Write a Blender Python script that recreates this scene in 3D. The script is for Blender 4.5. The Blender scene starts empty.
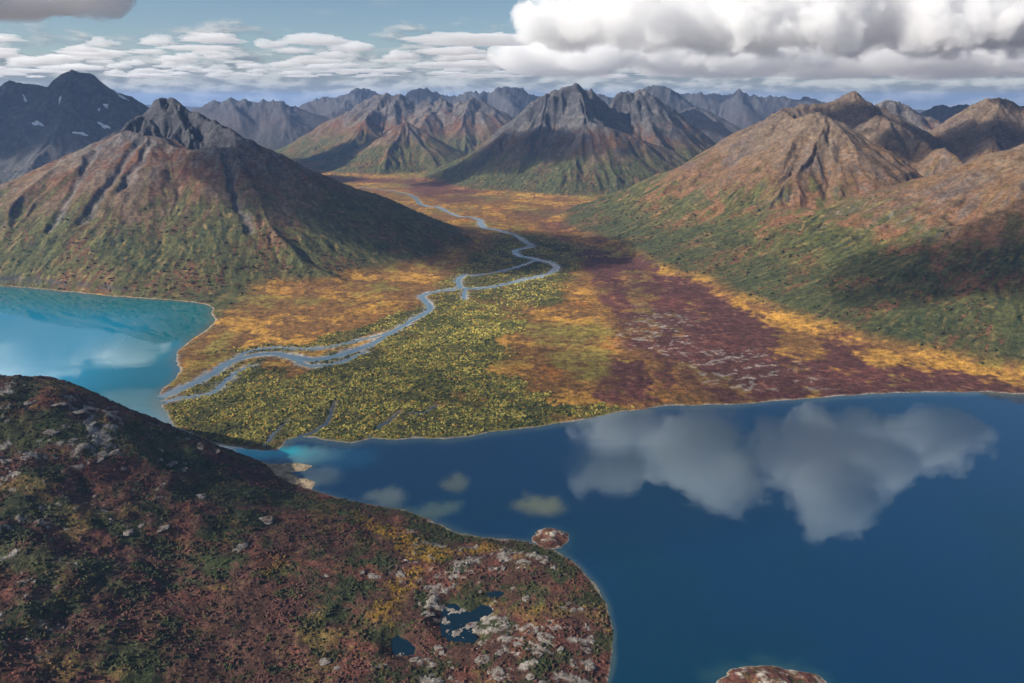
import bpy, math, time
import numpy as np

T0 = time.time()
sc = bpy.context.scene
C = sc.collection
rng = np.random.default_rng(7)

# ------------------------------------------------------------------ camera, sky, sun, exposure
CAM_H, FPX = 800.0, 760.0
PITCH = math.atan(241.3 / FPX)
DEPTH = FPX / 900.0
cam = bpy.data.cameras.new('camera')
cam.sensor_width = 36.0
cam.lens = 36.0 * FPX / 1024.0
cam.clip_start, cam.clip_end = 5.0, 400000.0
camo = bpy.data.objects.new('camera', cam); C.objects.link(camo)
camo.location = (0, 0, CAM_H)
camo.rotation_euler = (math.pi / 2 - PITCH, 0, 0)
sc.camera = camo

SUN_EL, SUN_ROT = math.radians(28.0), math.radians(-109.0)     # rotation 0 is +Y, -90 is -X
sd = (math.sin(SUN_ROT) * math.cos(SUN_EL), math.cos(SUN_ROT) * math.cos(SUN_EL), math.sin(SUN_EL))
sun = bpy.data.lights.new('sun', 'SUN')
sun.energy, sun.angle, sun.color = 5.0, math.radians(0.53), (1.0, 0.93, 0.82)
suno = bpy.data.objects.new('sun', sun); C.objects.link(suno)
from mathutils import Vector
suno.rotation_euler = Vector(sd).to_track_quat('Z', 'Y').to_euler()
suno.location = (sd[0] * 3000, sd[1] * 3000, 5000)

sc.view_settings.view_transform = 'Standard'
sc.view_settings.look = 'None'
sc.view_settings.gamma = 1.0
sc.view_settings.exposure = 0.85
sc.render.engine = 'CYCLES'
sc.cycles.use_denoising = True
sc.cycles.max_bounces = 36
sc.cycles.diffuse_bounces = 2
sc.cycles.glossy_bounces = 2
sc.cycles.volume_bounces = 32
sc.cycles.transparent_max_bounces = 48
sc.cycles.sample_clamp_indirect = 4.0


class N:
    """tiny helper to write node trees"""
    def __init__(s, tree):
        s.t = tree; s.n = tree.nodes; s.l = tree.links

    def add(s, kind, **kw):
        nd = s.n.new(kind)
        for k, v in kw.items():
            setattr(nd, k, v)
        return nd

    def set(s, sock, v):
        if isinstance(v, bpy.types.NodeSocket):
            s.l.new(v, sock)
        else:
            sock.default_value = v

    def math(s, op, a, b=0.0, c=0.0, clamp=False):
        m = s.add('ShaderNodeMath', operation=op, use_clamp=clamp)
        s.set(m.inputs[0], a); s.set(m.inputs[1], b); s.set(m.inputs[2], c)
        return m.outputs[0]

    def vmath(s, op, a, b=(0, 0, 0), scale=None):
        m = s.add('ShaderNodeVectorMath', operation=op)
        s.set(m.inputs[0], a); s.set(m.inputs[1], b)
        if scale is not None:
            s.set(m.inputs['Scale'], scale)
        return m.outputs['Value'] if op in ('DOT_PRODUCT', 'LENGTH', 'DISTANCE') else m.outputs[0]

    def noise(s, vec, scale, detail=4.0, rough=0.5, dist=0.0, dim='3D', lac=2.0):
        m = s.add('ShaderNodeTexNoise', noise_dimensions=dim)
        s.set(m.inputs['Vector'], vec); m.inputs['Scale'].default_value = scale
        m.inputs['Detail'].default_value = detail; m.inputs['Roughness'].default_value = rough
        m.inputs['Distortion'].default_value = dist; m.inputs['Lacunarity'].default_value = lac
        return m.outputs[0]

    def smooth(s, v, a, b, lo=0.0, hi=1.0):
        m = s.add('ShaderNodeMapRange', interpolation_type='SMOOTHSTEP')
        s.set(m.inputs['Value'], v)
        for i, x in zip((1, 2, 3, 4), (a, b, lo, hi)):
            s.set(m.inputs[i], x)
        return m.outputs[0]

    def mix(s, f, a, b, kind='RGBA', blend='MIX'):
        m = s.add('ShaderNodeMix', data_type=kind)
        if kind == 'RGBA':
            m.blend_type = blend
            ia, ib, o = m.inputs[6], m.inputs[7], m.outputs[2]
        else:
            ia, ib, o = m.inputs[2], m.inputs[3], m.outputs[0]
        s.set(m.inputs[0], f)
        for sk, v in ((ia, a), (ib, b)):
            if isinstance(v, tuple) and len(v) == 3:
                v = (*v, 1.0)
            s.set(sk, v)
        return o


def build_world():
    w = bpy.data.worlds.new('World'); sc.world = w; w.use_nodes = True
    t = w.node_tree; t.nodes.clear(); n = N(t)
    out = n.add('ShaderNodeOutputWorld')
    sky = n.add('ShaderNodeTexSky', sky_type='NISHITA')
    sky.sun_disc = False
    sky.sun_elevation = SUN_EL
    sky.sun_rotation = SUN_ROT
    sky.altitude = 800.0
    sky.air_density, sky.dust_density, sky.ozone_density = 1.0, 0.3, 3.0
    d = n.vmath('NORMALIZE', n.add('ShaderNodeTexCoord').outputs['Generated'])
    sep = n.add('ShaderNodeSeparateXYZ'); n.l.new(d, sep.inputs[0])
    X, Y, Z = sep.outputs
    zc = n.math('MAXIMUM', Z, 0.0)
    # cloud layer seen in perspective: project the direction on a flat layer
    den = n.math('ADD', zc, 0.055)
    cx = n.math('DIVIDE', X, den); cy = n.math('DIVIDE', Y, den)
    cv = n.add('ShaderNodeCombineXYZ'); n.l.new(cx, cv.inputs[0]); n.l.new(cy, cv.inputs[1])
    P = cv.outputs[0]
    az = n.math('ARCTAN2', X, Y)
    el = n.math('ARCSINE', Z)

    def lit(vec, scale, off, det, rough, dist):
        d1 = n.noise(vec, scale, det, rough, dist)
        d2 = n.noise(n.vmath('ADD', vec, off), scale, det, rough, dist)
        return d1, n.math('SUBTRACT', d1, d2)
    # low stratocumulus bank near the horizon, in azimuth and elevation
    bv = n.add('ShaderNodeCombineXYZ')
    n.l.new(n.math('MULTIPLY', az, 14.0), bv.inputs[0]); n.l.new(n.math('MULTIPLY', el, 48.0), bv.inputs[1])
    b1, bl = lit(bv.outputs[0], 0.9, (-0.14, 0.26, 0.0), 8.0, 0.60, 0.15)
    bank_m = n.smooth(n.math('ADD', b1, n.math('MULTIPLY', el, -4.2)), 0.16, 0.34, 0.0, 0.8)
    bank_c = n.mix(n.smooth(bl, -0.09, 0.11), (0.30, 0.34, 0.385), (0.90, 0.90, 0.88))
    # scattered higher clouds
    h1, hl = lit(P, 0.32, (-0.25, -0.2, 0.0), 8.0, 0.58, 0.3)
    hi_m = n.math('MULTIPLY', n.smooth(h1, 0.55, 0.74), n.smooth(el, 0.03, 0.10, 0.0, 0.85))
    hi_c = n.mix(n.smooth(hl, -0.10, 0.14), (0.40, 0.43, 0.47), (0.88, 0.88, 0.87))
    bg = n.add('ShaderNodeBackground'); n.l.new(sky.outputs[0], bg.inputs[0]); bg.inputs[1].default_value = 0.05
    bk = n.add('ShaderNodeBackground'); n.l.new(bank_c, bk.inputs[0]); bk.inputs[1].default_value = 0.42
    hk = n.add('ShaderNodeBackground'); n.l.new(hi_c, hk.inputs[0]); hk.inputs[1].default_value = 0.40
    m1 = n.add('ShaderNodeMixShader'); n.l.new(hi_m, m1.inputs[0]); n.l.new(bg.outputs[0], m1.inputs[1]); n.l.new(hk.outputs[0], m1.inputs[2])
    m2 = n.add('ShaderNodeMixShader'); n.l.new(bank_m, m2.inputs[0]); n.l.new(m1.outputs[0], m2.inputs[1]); n.l.new(bk.outputs[0], m2.inputs[2])
    n.l.new(m2.outputs[0], out.inputs['Surface'])


build_world()

# ------------------------------------------------------------------ pixels to places
CP, SP = math.cos(PITCH), math.sin(PITCH)
FLOOR_RISE = 0.0045


def at(px, py, Y):
    u, v = (px - 512.0) / FPX, (341.5 - py) / FPX
    Y = Y * DEPTH
    t = Y / (CP + v * SP)
    return (u * t, Y, CAM_H + (-SP + v * CP) * t)


def ground(px, py, z=None):
    """the spot on the lake level (or height z, or the rising valley floor) seen at a pixel"""
    u, v = (px - 512.0) / FPX, (341.5 - py) / FPX
    dy, dz = CP + v * SP, -SP + v * CP
    zz = 0.0 if z is None else z
    for _ in range(8):
        t = (zz - CAM_H) / dz
        if z is None:
            zz = FLOOR_RISE * max(dy * t - 2600.0, 0.0)
    return (u * t, dy * t)


def gpoly(pts, z=None):
    return np.array([ground(a, b, z) for a, b in pts], np.float32)


# ------------------------------------------------------------------ noise
def _hash(ix, iy, seed):
    h = (ix.astype(np.uint32) * np.uint32(374761393)) ^ (iy.astype(np.uint32) * np.uint32(668265263)) ^ np.uint32(seed * 974711 + 13)
    h = (h ^ (h >> np.uint32(13))) * np.uint32(1274126177)
    return h ^ (h >> np.uint32(16))


_G = np.stack([np.cos(np.arange(64) * 2 * np.pi / 64), np.sin(np.arange(64) * 2 * np.pi / 64)]).astype(np.float32)


def perlin(x, y, seed=0):
    x0 = np.floor(x); y0 = np.floor(y)
    fx = (x - x0).astype(np.float32); fy = (y - y0).astype(np.float32)
    ix = x0.astype(np.int64); iy = y0.astype(np.int64)

    def g(dx, dy):
        k = _hash(ix + dx, iy + dy, seed) & np.uint32(63)
        return _G[0][k] * (fx - dx) + _G[1][k] * (fy - dy)
    u = fx * fx * fx * (fx * (fx * 6 - 15) + 10); v = fy * fy * fy * (fy * (fy * 6 - 15) + 10)
    a = g(0, 0); b = g(1, 0); c = g(0, 1); d = g(1, 1)
    return ((a + u * (b - a)) * (1 - v) + (c + u * (d - c)) * v) * 1.45


def fbm(x, y, wl, octs=4, seed=0, gain=0.5):
    s = 0; a = 1.0; tot = 0
    for o in range(octs):
        s = s + a * perlin(x / wl + 17.3 * o, y / wl - 9.1 * o, seed + o); tot += a
        a *= gain; wl *= 0.5
    return s / tot * 1.25


def ridged(x, y, wl, octs=4, seed=0):
    s = 0; a = 1.0; tot = 0
    for o in range(octs):
        s = s + a * (1 - 2 * np.abs(perlin(x / wl + 5.7 * o, y / wl + 3.3 * o, seed + o))); tot += a
        a *= 0.5; wl *= 0.5
    return s / tot


def perlin3(p, seed=0):
    i0 = np.floor(p).astype(np.int64); f = (p - i0).astype(np.float32)
    u = f * f * f * (f * (f * 6 - 15) + 10)
    res = 0
    for dx in (0, 1):
        for dy in (0, 1):
            for dz in (0, 1):
                h_ = _hash(i0[:, 0] + dx + (i0[:, 2] + dz) * 7919, i0[:, 1] + dy, seed)
                a_ = (h_ & np.uint32(63)); b_ = (h_ >> np.uint32(8)) & np.uint32(63)
                g_ = _G[0][a_] * (f[:, 0] - dx) + _G[1][a_] * _G[0][b_] * (f[:, 1] - dy) + _G[1][a_] * _G[1][b_] * (f[:, 2] - dz)
                w_ = (u[:, 0] if dx else 1 - u[:, 0]) * (u[:, 1] if dy else 1 - u[:, 1]) * (u[:, 2] if dz else 1 - u[:, 2])
                res = res + g_ * w_
    return res * 1.5


def sstep(v, a, b):
    t = np.clip((v - a) / (b - a), 0, 1)
    return t * t * (3 - 2 * t)


def seg_dist(x, y, pts, closed=False):
    """distance to a polyline, and for a closed one the sign (inside positive)"""
    p = np.asarray(pts, np.float32)
    q = np.roll(p, -1, 0) if closed else p[1:]
    p0 = p if closed else p[:-1]
    best = np.full(x.shape, 1e18, np.float32)
    ins = np.zeros(x.shape, bool)
    for (ax, ay), (bx, by) in zip(p0, q):
        ex, ey = bx - ax, by - ay
        wx, wy = x - ax, y - ay
        t = np.clip((wx * ex + wy * ey) / (ex * ex + ey * ey + 1e-9), 0, 1)
        d = (wx - t * ex) ** 2 + (wy - t * ey) ** 2
        np.minimum(best, d, out=best)
        if closed:
            c1 = (ay <= y) & (by > y); c2 = (by <= y) & (ay > y)
            cr = ex * wy - ey * wx
            ins ^= (c1 & (cr > 0)) | (c2 & (cr < 0))
    d = np.sqrt(best)
    return np.where(ins, d, -d) if closed else d


# ------------------------------------------------------------------ the sheet of ground: a fan of cells, finer close by
Q = 1.0                                                     # density of the sheet
inner = np.linspace(-40.0, 40.0, int(1160 * Q))
side = np.linspace(40.4, 52.0, 36)
TH = np.radians(np.concatenate([-side[::-1], inner, side])).astype(np.float64)


def rows():
    r, out = 430.0, []
    while r < 62000:
        out.append(r)
        k = 0.0034 if r < 2600 else 0.0030 if r < 12500 else 0.0085 if r < 24000 else 0.03
        r *= 1 + k / Q
    return np.array(out)


RR = rows()
NR, NC = len(RR), len(TH)
GX = (RR[:, None] * np.sin(TH)[None]).astype(np.float32)
GY = (RR[:, None] * np.cos(TH)[None]).astype(np.float32)


def grad(h):
    dr = np.gradient(h, RR, axis=0)
    dt = np.gradient(h, TH, axis=1) / RR[:, None]
    s, c = np.sin(TH)[None], np.cos(TH)[None]
    return (dr * s + dt * c).astype(np.float32), (dr * c - dt * s).astype(np.float32)


def gully(x, y, gx, gy, wl, seed):
    """furrows that run down the slope (gx, gy)"""
    m = np.sqrt(gx * gx + gy * gy) + 1e-5
    k = np.minimum(m * 4.0, 1.0)
    dx, dy = -gy / m * k, gx / m * k
    px, py = x / wl, y / wl
    ix, iy = np.floor(px), np.floor(py)
    fx, fy = (px - ix).astype(np.float32), (py - iy).astype(np.float32)
    ix = ix.astype(np.int64); iy = iy.astype(np.int64)
    acc = np.zeros_like(fx); ws = np.zeros_like(fx)
    for i in (-1, 0, 1):
        for j in (-1, 0, 1):
            h = _hash(ix + i, iy + j, seed)
            ox = (h & np.uint32(1023)).astype(np.float32) / 1023 * 0.5 + 0.25
            oy = ((h >> np.uint32(10)) & np.uint32(1023)).astype(np.float32) / 1023 * 0.5 + 0.25
            vx, vy = fx - i - ox, fy - j - oy
            w = np.maximum(0, 1 - (vx * vx + vy * vy) / 1.56) ** 2
            ph = (vx * dx + vy * dy) * 6.28318 + (h >> np.uint32(20)).astype(np.float32) * 0.00153
            acc += w * np.cos(ph); ws += w
    return acc / (ws + 1e-6)


# ------------------------------------------------------------------ mountains as crests (pixel, pixel, metres away)
# each: name, label, steepness of the flank, profile power, crests
MOUNTAINS = [
    ('peak_mountain', 'dark jagged mountain in shade with small snow patches, beyond the turquoise lake', 0.80, 1.25, [
        [(-140, 112, 8800), (-60, 97, 8900), (0, 87, 9000), (10, 84, 9000), (35, 81, 9000), (52, 83, 9000), (66, 74, 9000), (75, 69, 9000), (90, 75, 9000), (107, 84, 9050), (125, 95, 9100), (146, 106, 9150), (175, 122, 9200), (215, 140, 9200)],
        [(75, 69, 9000), (66, 105, 8400), (50, 140, 7900), (30, 165, 7500)],
        [(10, 84, 9000), (-20, 130, 8100), (-60, 160, 7500)],
        [(107, 84, 9050), (118, 115, 8500), (125, 140, 8100)]]),
    ('shoulder_mountain', 'broad russet mountain with gullied front face above the turquoise lake', 0.50, 1.15, [
        [(-170, 275, 4150), (-90, 250, 4250), (0, 204, 4490), (30, 184, 4750), (70, 155, 5150), (100, 139, 5300), (118, 131, 5350), (135, 132, 5300), (152, 134, 5280), (165, 143, 5240), (195, 148, 5200), (220, 147, 5200), (240, 146, 5250), (258, 148, 5300), (288, 161, 5250), (318, 183, 5150), (350, 199, 5100), (390, 215, 5050), (432, 227, 5050), (480, 242, 5150)],
        [(236, 147, 5230), (248, 190, 4750), (262, 228, 4400), (300, 260, 4130), (350, 284, 3980), (400, 300, 3900)],
        [(350, 199, 5100), (400, 245, 4650), (440, 268, 4450)]]),
    ('shoulder_mountain', '', 0.82, 1.12, [
        [(108, 133, 5370), (122, 127, 5480), (132, 119, 5600), (139, 114, 5680), (147, 110, 5760), (152, 102, 5810), (156, 98, 5830), (160, 96, 5830), (166, 101, 5830), (173, 102, 5810), (181, 107, 5780), (190, 115, 5740), (200, 117, 5690), (210, 123, 5630), (219, 125, 5560), (229, 133, 5460), (241, 140, 5340), (256, 145, 5300)],
        [(173, 102, 5810), (186, 125, 5600), (196, 140, 5400)], [(147, 110, 5760), (150, 125, 5500)]]),
    ('central_mountain', 'tall blue-grey mountain with rugged twin summits between the two valleys', 0.78, 1.35, [
        [1.15, (498, 137, 8950), (512, 122, 9100), (527, 108, 9200), (547, 95, 9300), (557, 87, 9350), (563, 85, 9350), (571, 86, 9350), (578, 82, 9350), (587, 87, 9400), (594, 91, 9450), (602, 98, 9500), (611, 105, 9600)],
        [(611, 105, 9600), (619, 97, 9800), (632, 94, 9900), (641, 91, 9950), (648, 97, 9950), (657, 102, 9950), (672, 112, 9900), (687, 125, 9800), (702, 139, 9700), (718, 153, 9600)],
        [(578, 82, 9350), (582, 108, 8950), (585, 121, 8700), (597, 146, 8450), (602, 172, 8250)],
        [(585, 121, 8700), (612, 127, 8650), (640, 136, 8700), (662, 143, 8800), (685, 160, 8850)],
        [(547, 95, 9300), (540, 125, 8900), (530, 150, 8600), (520, 172, 8350)],
        [(641, 91, 9950), (650, 125, 9350), (660, 140, 9000)]]),
    ('twin_mountain', 'pair of reddish-brown peaks rising behind a small cone-shaped hill', 0.66, 1.35, [
        [(313, 131, 13000), (331, 120, 13200), (356, 107, 13400), (373, 97, 13500), (383, 94, 13500), (396, 96, 13500), (406, 101, 13500), (416, 106, 13500), (431, 100, 13300), (441, 97, 13300), (452, 101, 13300), (463, 99, 13300), (472, 94, 13300), (481, 100, 13300), (493, 110, 13200), (508, 118, 13100), (530, 135, 13000)],
        [(383, 94, 13500), (365, 120, 12600), (350, 142, 12000)],
        [(396, 96, 13500), (395, 120, 12700)],
        [(441, 97, 13300), (425, 120, 12500), (415, 135, 12100)],
        [(472, 94, 13300), (462, 125, 12400), (465, 145, 11900)]]),
    ('cone_hill', 'small dark cone-shaped hill standing at the head of the golden valley', 0.60, 1.30, [
        [(405, 121, 11000), (392, 130, 10900), (375, 148, 10700), (362, 165, 10500)],
        [(405, 121, 11000), (430, 137, 10950), (460, 158, 10800), (476, 170, 10700)],
        [(405, 121, 11000), (410, 145, 10600), (412, 162, 10400)]]),
    ('ridge_mountain', 'orange-tinted mountain ridge with a dark shaded flank above the crimson bog', 0.66, 1.4, [
        [(640, 213, 6500), (657, 203, 6450), (682, 188, 6400), (702, 171, 6350), (722, 152, 6300), (735, 140, 6250), (750, 128, 6200), (768, 117, 6150), (778, 113, 6100), (792, 119, 5950), (806, 121, 5750), (816, 118, 5650), (828, 118, 5600)],
        [1.0, (828, 118, 5600), (842, 123, 5550), (853, 132, 5500), (861, 144, 5450), (878, 158, 5300), (894, 178, 5100), (908, 197, 4900)],
        [(828, 118, 5600), (823, 136, 5420), (812, 154, 5250), (796, 174, 5080), (780, 194, 4900), (764, 216, 4700), (752, 234, 4550)],
        [(792, 120, 5950), (765, 152, 5700), (735, 180, 5450), (712, 204, 5250)],
        [(853, 132, 5500), (856, 162, 5200), (862, 190, 4900), (866, 214, 4700), (868, 232, 4550)]]),
    ('foothill_bench', 'green and russet foothill bench sloping down to the edge of the crimson bog', 0.36, 1.15, [
        [(660, 208, 6000), (690, 206, 5600), (740, 205, 5050), (800, 206, 4650), (850, 210, 4450), (885, 214, 4350)],
        [(740, 205, 5050), (720, 230, 4800)], [(800, 206, 4650), (790, 245, 4250)], [(860, 211, 4400), (860, 260, 3900), (870, 300, 3600)]]),
    ('crag_mountain', 'grey crag mountain with its summit just under the great cloud', 0.72, 1.3, [
        [(745, 128, 7200), (777, 111, 7300), (790, 110, 7400), (812, 106, 7450), (830, 104, 7500), (845, 100, 7500), (853, 99, 7500), (864, 103, 7500), (880, 110, 7500), (896, 114, 7450), (912, 124, 7400)],
        [(853, 93, 7500), (860, 115, 7100), (868, 122, 6900)],
        [0.95, (868, 118, 6750), (876, 115, 6700), (889, 124, 6600), (908, 130, 6500), (924, 138, 6400), (930, 148, 6200), (944, 150, 6000), (958, 160, 5850), (969, 171, 5700)],
        [(889, 124, 6600), (885, 145, 6250), (880, 160, 6000)]]),
    ('notch_mountain', 'brown mountain with a notched double summit past the shaded ravine', 0.70, 1.28, [
        [(925, 142, 7600), (940, 131, 7600), (956, 121, 7600), (975, 107, 7550), (988, 99, 7500), (994, 104, 7500), (1002, 98, 7500), (1010, 106, 7450), (1018, 109, 7400), (1024, 107, 7400), (1060, 100, 7300), (1120, 96, 7200), (1200, 110, 7000)],
        [(1002, 98, 7500), (995, 130, 6900), (990, 150, 6500)],
        [(1060, 100, 7300), (1050, 130, 6600)]]),
    ('valley_mountain', 'long grassy brown mountain flank with russet bands beside the foothill bench', 0.44, 1.2, [
        [(872, 214, 4500), (890, 205, 4550), (918, 193, 4520), (948, 181, 4480), (973, 168, 4430), (994, 156, 4380), (1018, 150, 4350), (1040, 143, 4300), (1090, 128, 4250), (1180, 120, 4100), (1300, 140, 3900)],
        [(973, 168, 4430), (960, 210, 4050), (960, 250, 3750)],
        [(1024, 148, 4350), (1020, 200, 3800), (1030, 240, 3500)],
        [(1100, 126, 4250), (1110, 200, 3600)]]),
    ('side_mountain', 'hazy brown mountain in the gap behind the crag mountain', 0.66, 1.3, [
        [(868, 108, 9300), (878, 101, 9300), (889, 97, 9300), (900, 99, 9300), (911, 105, 9300), (922, 112, 9300), (940, 124, 9300)]]),
    ('gap_mountain', 'small far blue mountain seen through the gap beside the notched summit', 0.6, 1.3, [
        [(915, 118, 12500), (929, 110, 12500), (943, 104, 12500), (958, 101, 12500), (970, 107, 12500), (990, 112, 12500)]]),
    ('ravine_mountain', 'pale round-topped mountain in the side valley behind the central mountain', 0.62, 1.3, [
        [(660, 118, 12600), (675, 112, 12600), (687, 108, 12500), (694, 109, 12400), (702, 120, 12200), (716, 134, 12000)],
        [(690, 103, 14500), (702, 104, 14500), (716, 118, 14200), (735, 135, 14000)]]),
    ('flat_top_mountain', 'flat-topped blue hazy mountain beyond the shoulder mountain', 0.5, 1.35, [
        [(178, 112, 15500), (192, 106, 15800), (212, 100, 16000), (232, 98, 16000), (256, 99, 16000), (281, 98, 16000), (294, 104, 16000), (307, 113, 15900), (322, 124, 15800)],
        [(232, 98, 16000), (240, 118, 14800)], [(281, 98, 16000), (285, 116, 14900)]]),
    ('pointed_mountain', 'far blue mountain rising to one pointed top behind the flat-topped one', 0.5, 1.35, [
        [(290, 112, 19500), (301, 104, 19500), (318, 97, 19500), (341, 94, 19500), (351, 90, 19500), (362, 85, 19500), (369, 89, 19500), (378, 94, 19500), (390, 100, 19500)],
        [(362, 85, 19500), (345, 105, 18200)]]),
    ('serrated_mountain', 'far serrated blue range behind the pair of reddish peaks', 0.55, 1.35, [
        [(385, 99, 18000), (396, 95, 18000), (411, 89, 18000), (421, 85, 18000), (428, 90, 18000), (446, 91, 18000), (461, 91, 18000), (473, 87, 18000), (488, 90, 18000), (501, 86, 18000), (512, 83, 18000), (518, 86, 18000), (528, 90, 18000), (545, 96, 18000), (560, 104, 17500)],
        [(501, 86, 18000), (515, 108, 16500)]]),
    ('pyramid_mountain', 'far dark blue pyramid-shaped mountain behind the central mountain', 0.62, 1.3, [
        [(590, 96, 16000), (600, 90, 16000), (612, 92, 16000), (626, 89, 16000), (644, 92, 16000), (657, 81, 16000), (668, 89, 16000), (680, 97, 16000), (695, 108, 15800)]]),
    ('cloud_mountain', 'far blue mountain range with its top under the cloud edge', 0.55, 1.3, [
        [(672, 97, 19000), (684, 91, 19000), (699, 91, 19000), (712, 91, 19000), (724, 95, 19000), (738, 88, 19000), (748, 91, 19000), (763, 94, 19000), (782, 95, 19000), (806, 96, 19000), (830, 100, 19000)],
        [(738, 88, 19000), (745, 110, 17500)]]),
    ('horizon_mountain', 'faint low blue mountains along the horizon', 0.4, 1.3, [
        [(-200, 100, 34000), (-80, 96, 34000), (60, 99, 34000), (110, 98, 34000), (140, 96, 34000), (152, 95, 34000), (166, 99, 34000), (182, 99, 34000), (196, 97, 34000), (225, 101, 34000), (300, 99, 34000), (380, 97, 34000), (560, 98, 34000), (660, 97, 34000), (840, 99, 34000), (905, 100, 34000), (925, 103, 34000), (990, 101, 34000), (1100, 96, 34000), (1250, 100, 34000)]]),
]

# far shore of the two lakes, the valley lies beyond it
FAR_SHORE = [(-420, 292), (-200, 283), (-60, 283), (0, 286), (30, 288), (60, 291), (85, 293), (110, 296), (140, 298), (170, 300), (190, 302), (206, 304), (213, 309), (211, 314), (216, 320), (209, 328), (197, 336), (184, 345), (177, 352), (177, 360), (180, 368), (176, 378), (168, 385), (160, 393), (158, 402), (165, 410), (170, 420), (178, 428), (192, 434), (206, 440), (222, 445), (243, 449), (262, 451), (277, 451), (284, 445), (286, 440), (297, 437), (316, 438), (330, 441), (352, 443), (372, 438), (395, 440), (420, 438), (445, 439), (468, 436), (492, 432), (520, 429), (548, 425), (580, 420), (602, 416), (618, 412), (640, 410), (668, 406), (700, 405), (740, 404), (790, 400), (840, 396), (890, 393), (940, 392), (985, 392), (1024, 394), (1080, 398), (1180, 410), (1350, 440)]
shore_xy = gpoly(FAR_SHORE, 0.0)
valley_poly = np.concatenate([shore_xy, np.array([[60000, 2200], [90000, 90000], [-90000, 90000], [-60000, 3400]], np.float32)])

wob = 9.0 * perlin(GX / 70, GY / 70, 91) + 4.0 * perlin(GX / 24, GY / 24, 92)
S = np.full(GX.shape, 9000.0, np.float32)
near = RR < 5200
S[near] = seg_dist(GX[near], GY[near], valley_poly, True)
S = S + wob * sstep(np.abs(S), 0, 6) * 0.5 + wob * 0.35
floor = FLOOR_RISE * np.maximum(GY - 2600, 0) * np.where(GY > 20000, 0, 1) + np.where(GY > 20000, FLOOR_RISE * 17400, 0)
floor = floor.astype(np.float32)
flat_noise = 1.6 * fbm(GX, GY, 320, 4, 3) + 0.8 * fbm(GX, GY, 40, 3, 5)
land = np.minimum(floor + 2.2 + flat_noise + 0.004 * np.clip(S, 0, 1500), np.maximum(S, 0) * 0.10 + 0.02)
land = np.where(S > 0, land, np.maximum(S * 0.10, -14))

# crests -> heights
warp_x = 55 * fbm(GX, GY, 700, 3, 21); warp_y = 55 * fbm(GX, GY, 700, 3, 31)
WX, WY = GX + warp_x * 0.7 + 14 * fbm(GX, GY, 160, 2, 23), GY + warp_y * 0.9 + 14 * fbm(GX, GY, 160, 2, 24)
H = np.zeros_like(GX)
MID = np.full(GX.shape, -1, np.int16)
row_of = lambda r: int(np.searchsorted(RR, max(r, 431)))
col_of = lambda a: int(np.clip(np.searchsorted(TH, a), 0, NC))
for mi, (name, label, k0, pw, crests) in enumerate(MOUNTAINS):
    for crest in crests:
        kk = k0
        if not isinstance(crest[0], tuple):
            kk, crest = crest[0], crest[1:]
        P3 = [at(*c) for c in crest]
        for (x0, y0, z0), (x1, y1, z1) in zip(P3[:-1], P3[1:]):
            reach = max(z0, z1, 30) * pw / kk * 1.02
            ra, rb = math.hypot(x0, y0), math.hypot(x1, y1)
            i0, i1 = row_of(min(ra, rb) - reach), row_of(max(ra, rb) + reach)
            m = math.asin(min(0.95, reach / max(min(ra, rb), reach + 1)))
            a0, a1 = math.atan2(x0, y0), math.atan2(x1, y1)
            j0, j1 = col_of(min(a0, a1) - m), col_of(max(a0, a1) + m)
            if i1 <= i0 or j1 <= j0:
                continue
            sl = (slice(i0, i1), slice(j0, j1))
            x, y = WX[sl], WY[sl]
            ex, ey = x1 - x0, y1 - y0
            t = np.clip(((x - x0) * ex + (y - y0) * ey) / (ex * ex + ey * ey), 0, 1)
            d = np.sqrt((x - x0 - t * ex) ** 2 + (y - y0 - t * ey) ** 2)
            zr = np.maximum((z0 + t * (z1 - z0)) - floor[sl], 1.0)
            h = zr * np.maximum(0, 1 - d * kk / (pw * zr)) ** pw
            cur = H[sl]
            up = h > cur
            MID[sl] = np.where(up & (h > 3), mi, MID[sl])
            H[sl] = np.maximum(cur, h)
print('crests', round(time.time() - T0, 1))

# rolling country far behind and beside, so that the ground goes on to the horizon
roll = np.maximum(0, fbm(GX, GY, 5200, 3, 77) + 0.05) * 420 * sstep(RR, 14000, 24000)[:, None]
roll2 = np.maximum(0, fbm(GX, GY, 2600, 3, 78) + 0.2) * 300 * sstep(np.abs(np.degrees(TH)), 36, 44)[None] * sstep(RR, 5200, 8000)[:, None]
H = np.maximum(H, (roll + roll2).astype(np.float32))

# furrows and spurs
def blur(a, n):
    for _ in range(n):
        a = a.copy()
        a[1:-1] = 0.25 * a[:-2] + 0.5 * a[1:-1] + 0.25 * a[2:]
        a[:, 1:-1] = 0.25 * a[:, :-2] + 0.5 * a[:, 1:-1] + 0.25 * a[:, 2:]
    return a


def smin(a, b, k):
    t = np.clip(0.5 + 0.5 * (b - a) / k, 0, 1)
    return b + (a - b) * t - k * t * (1 - t)


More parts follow.
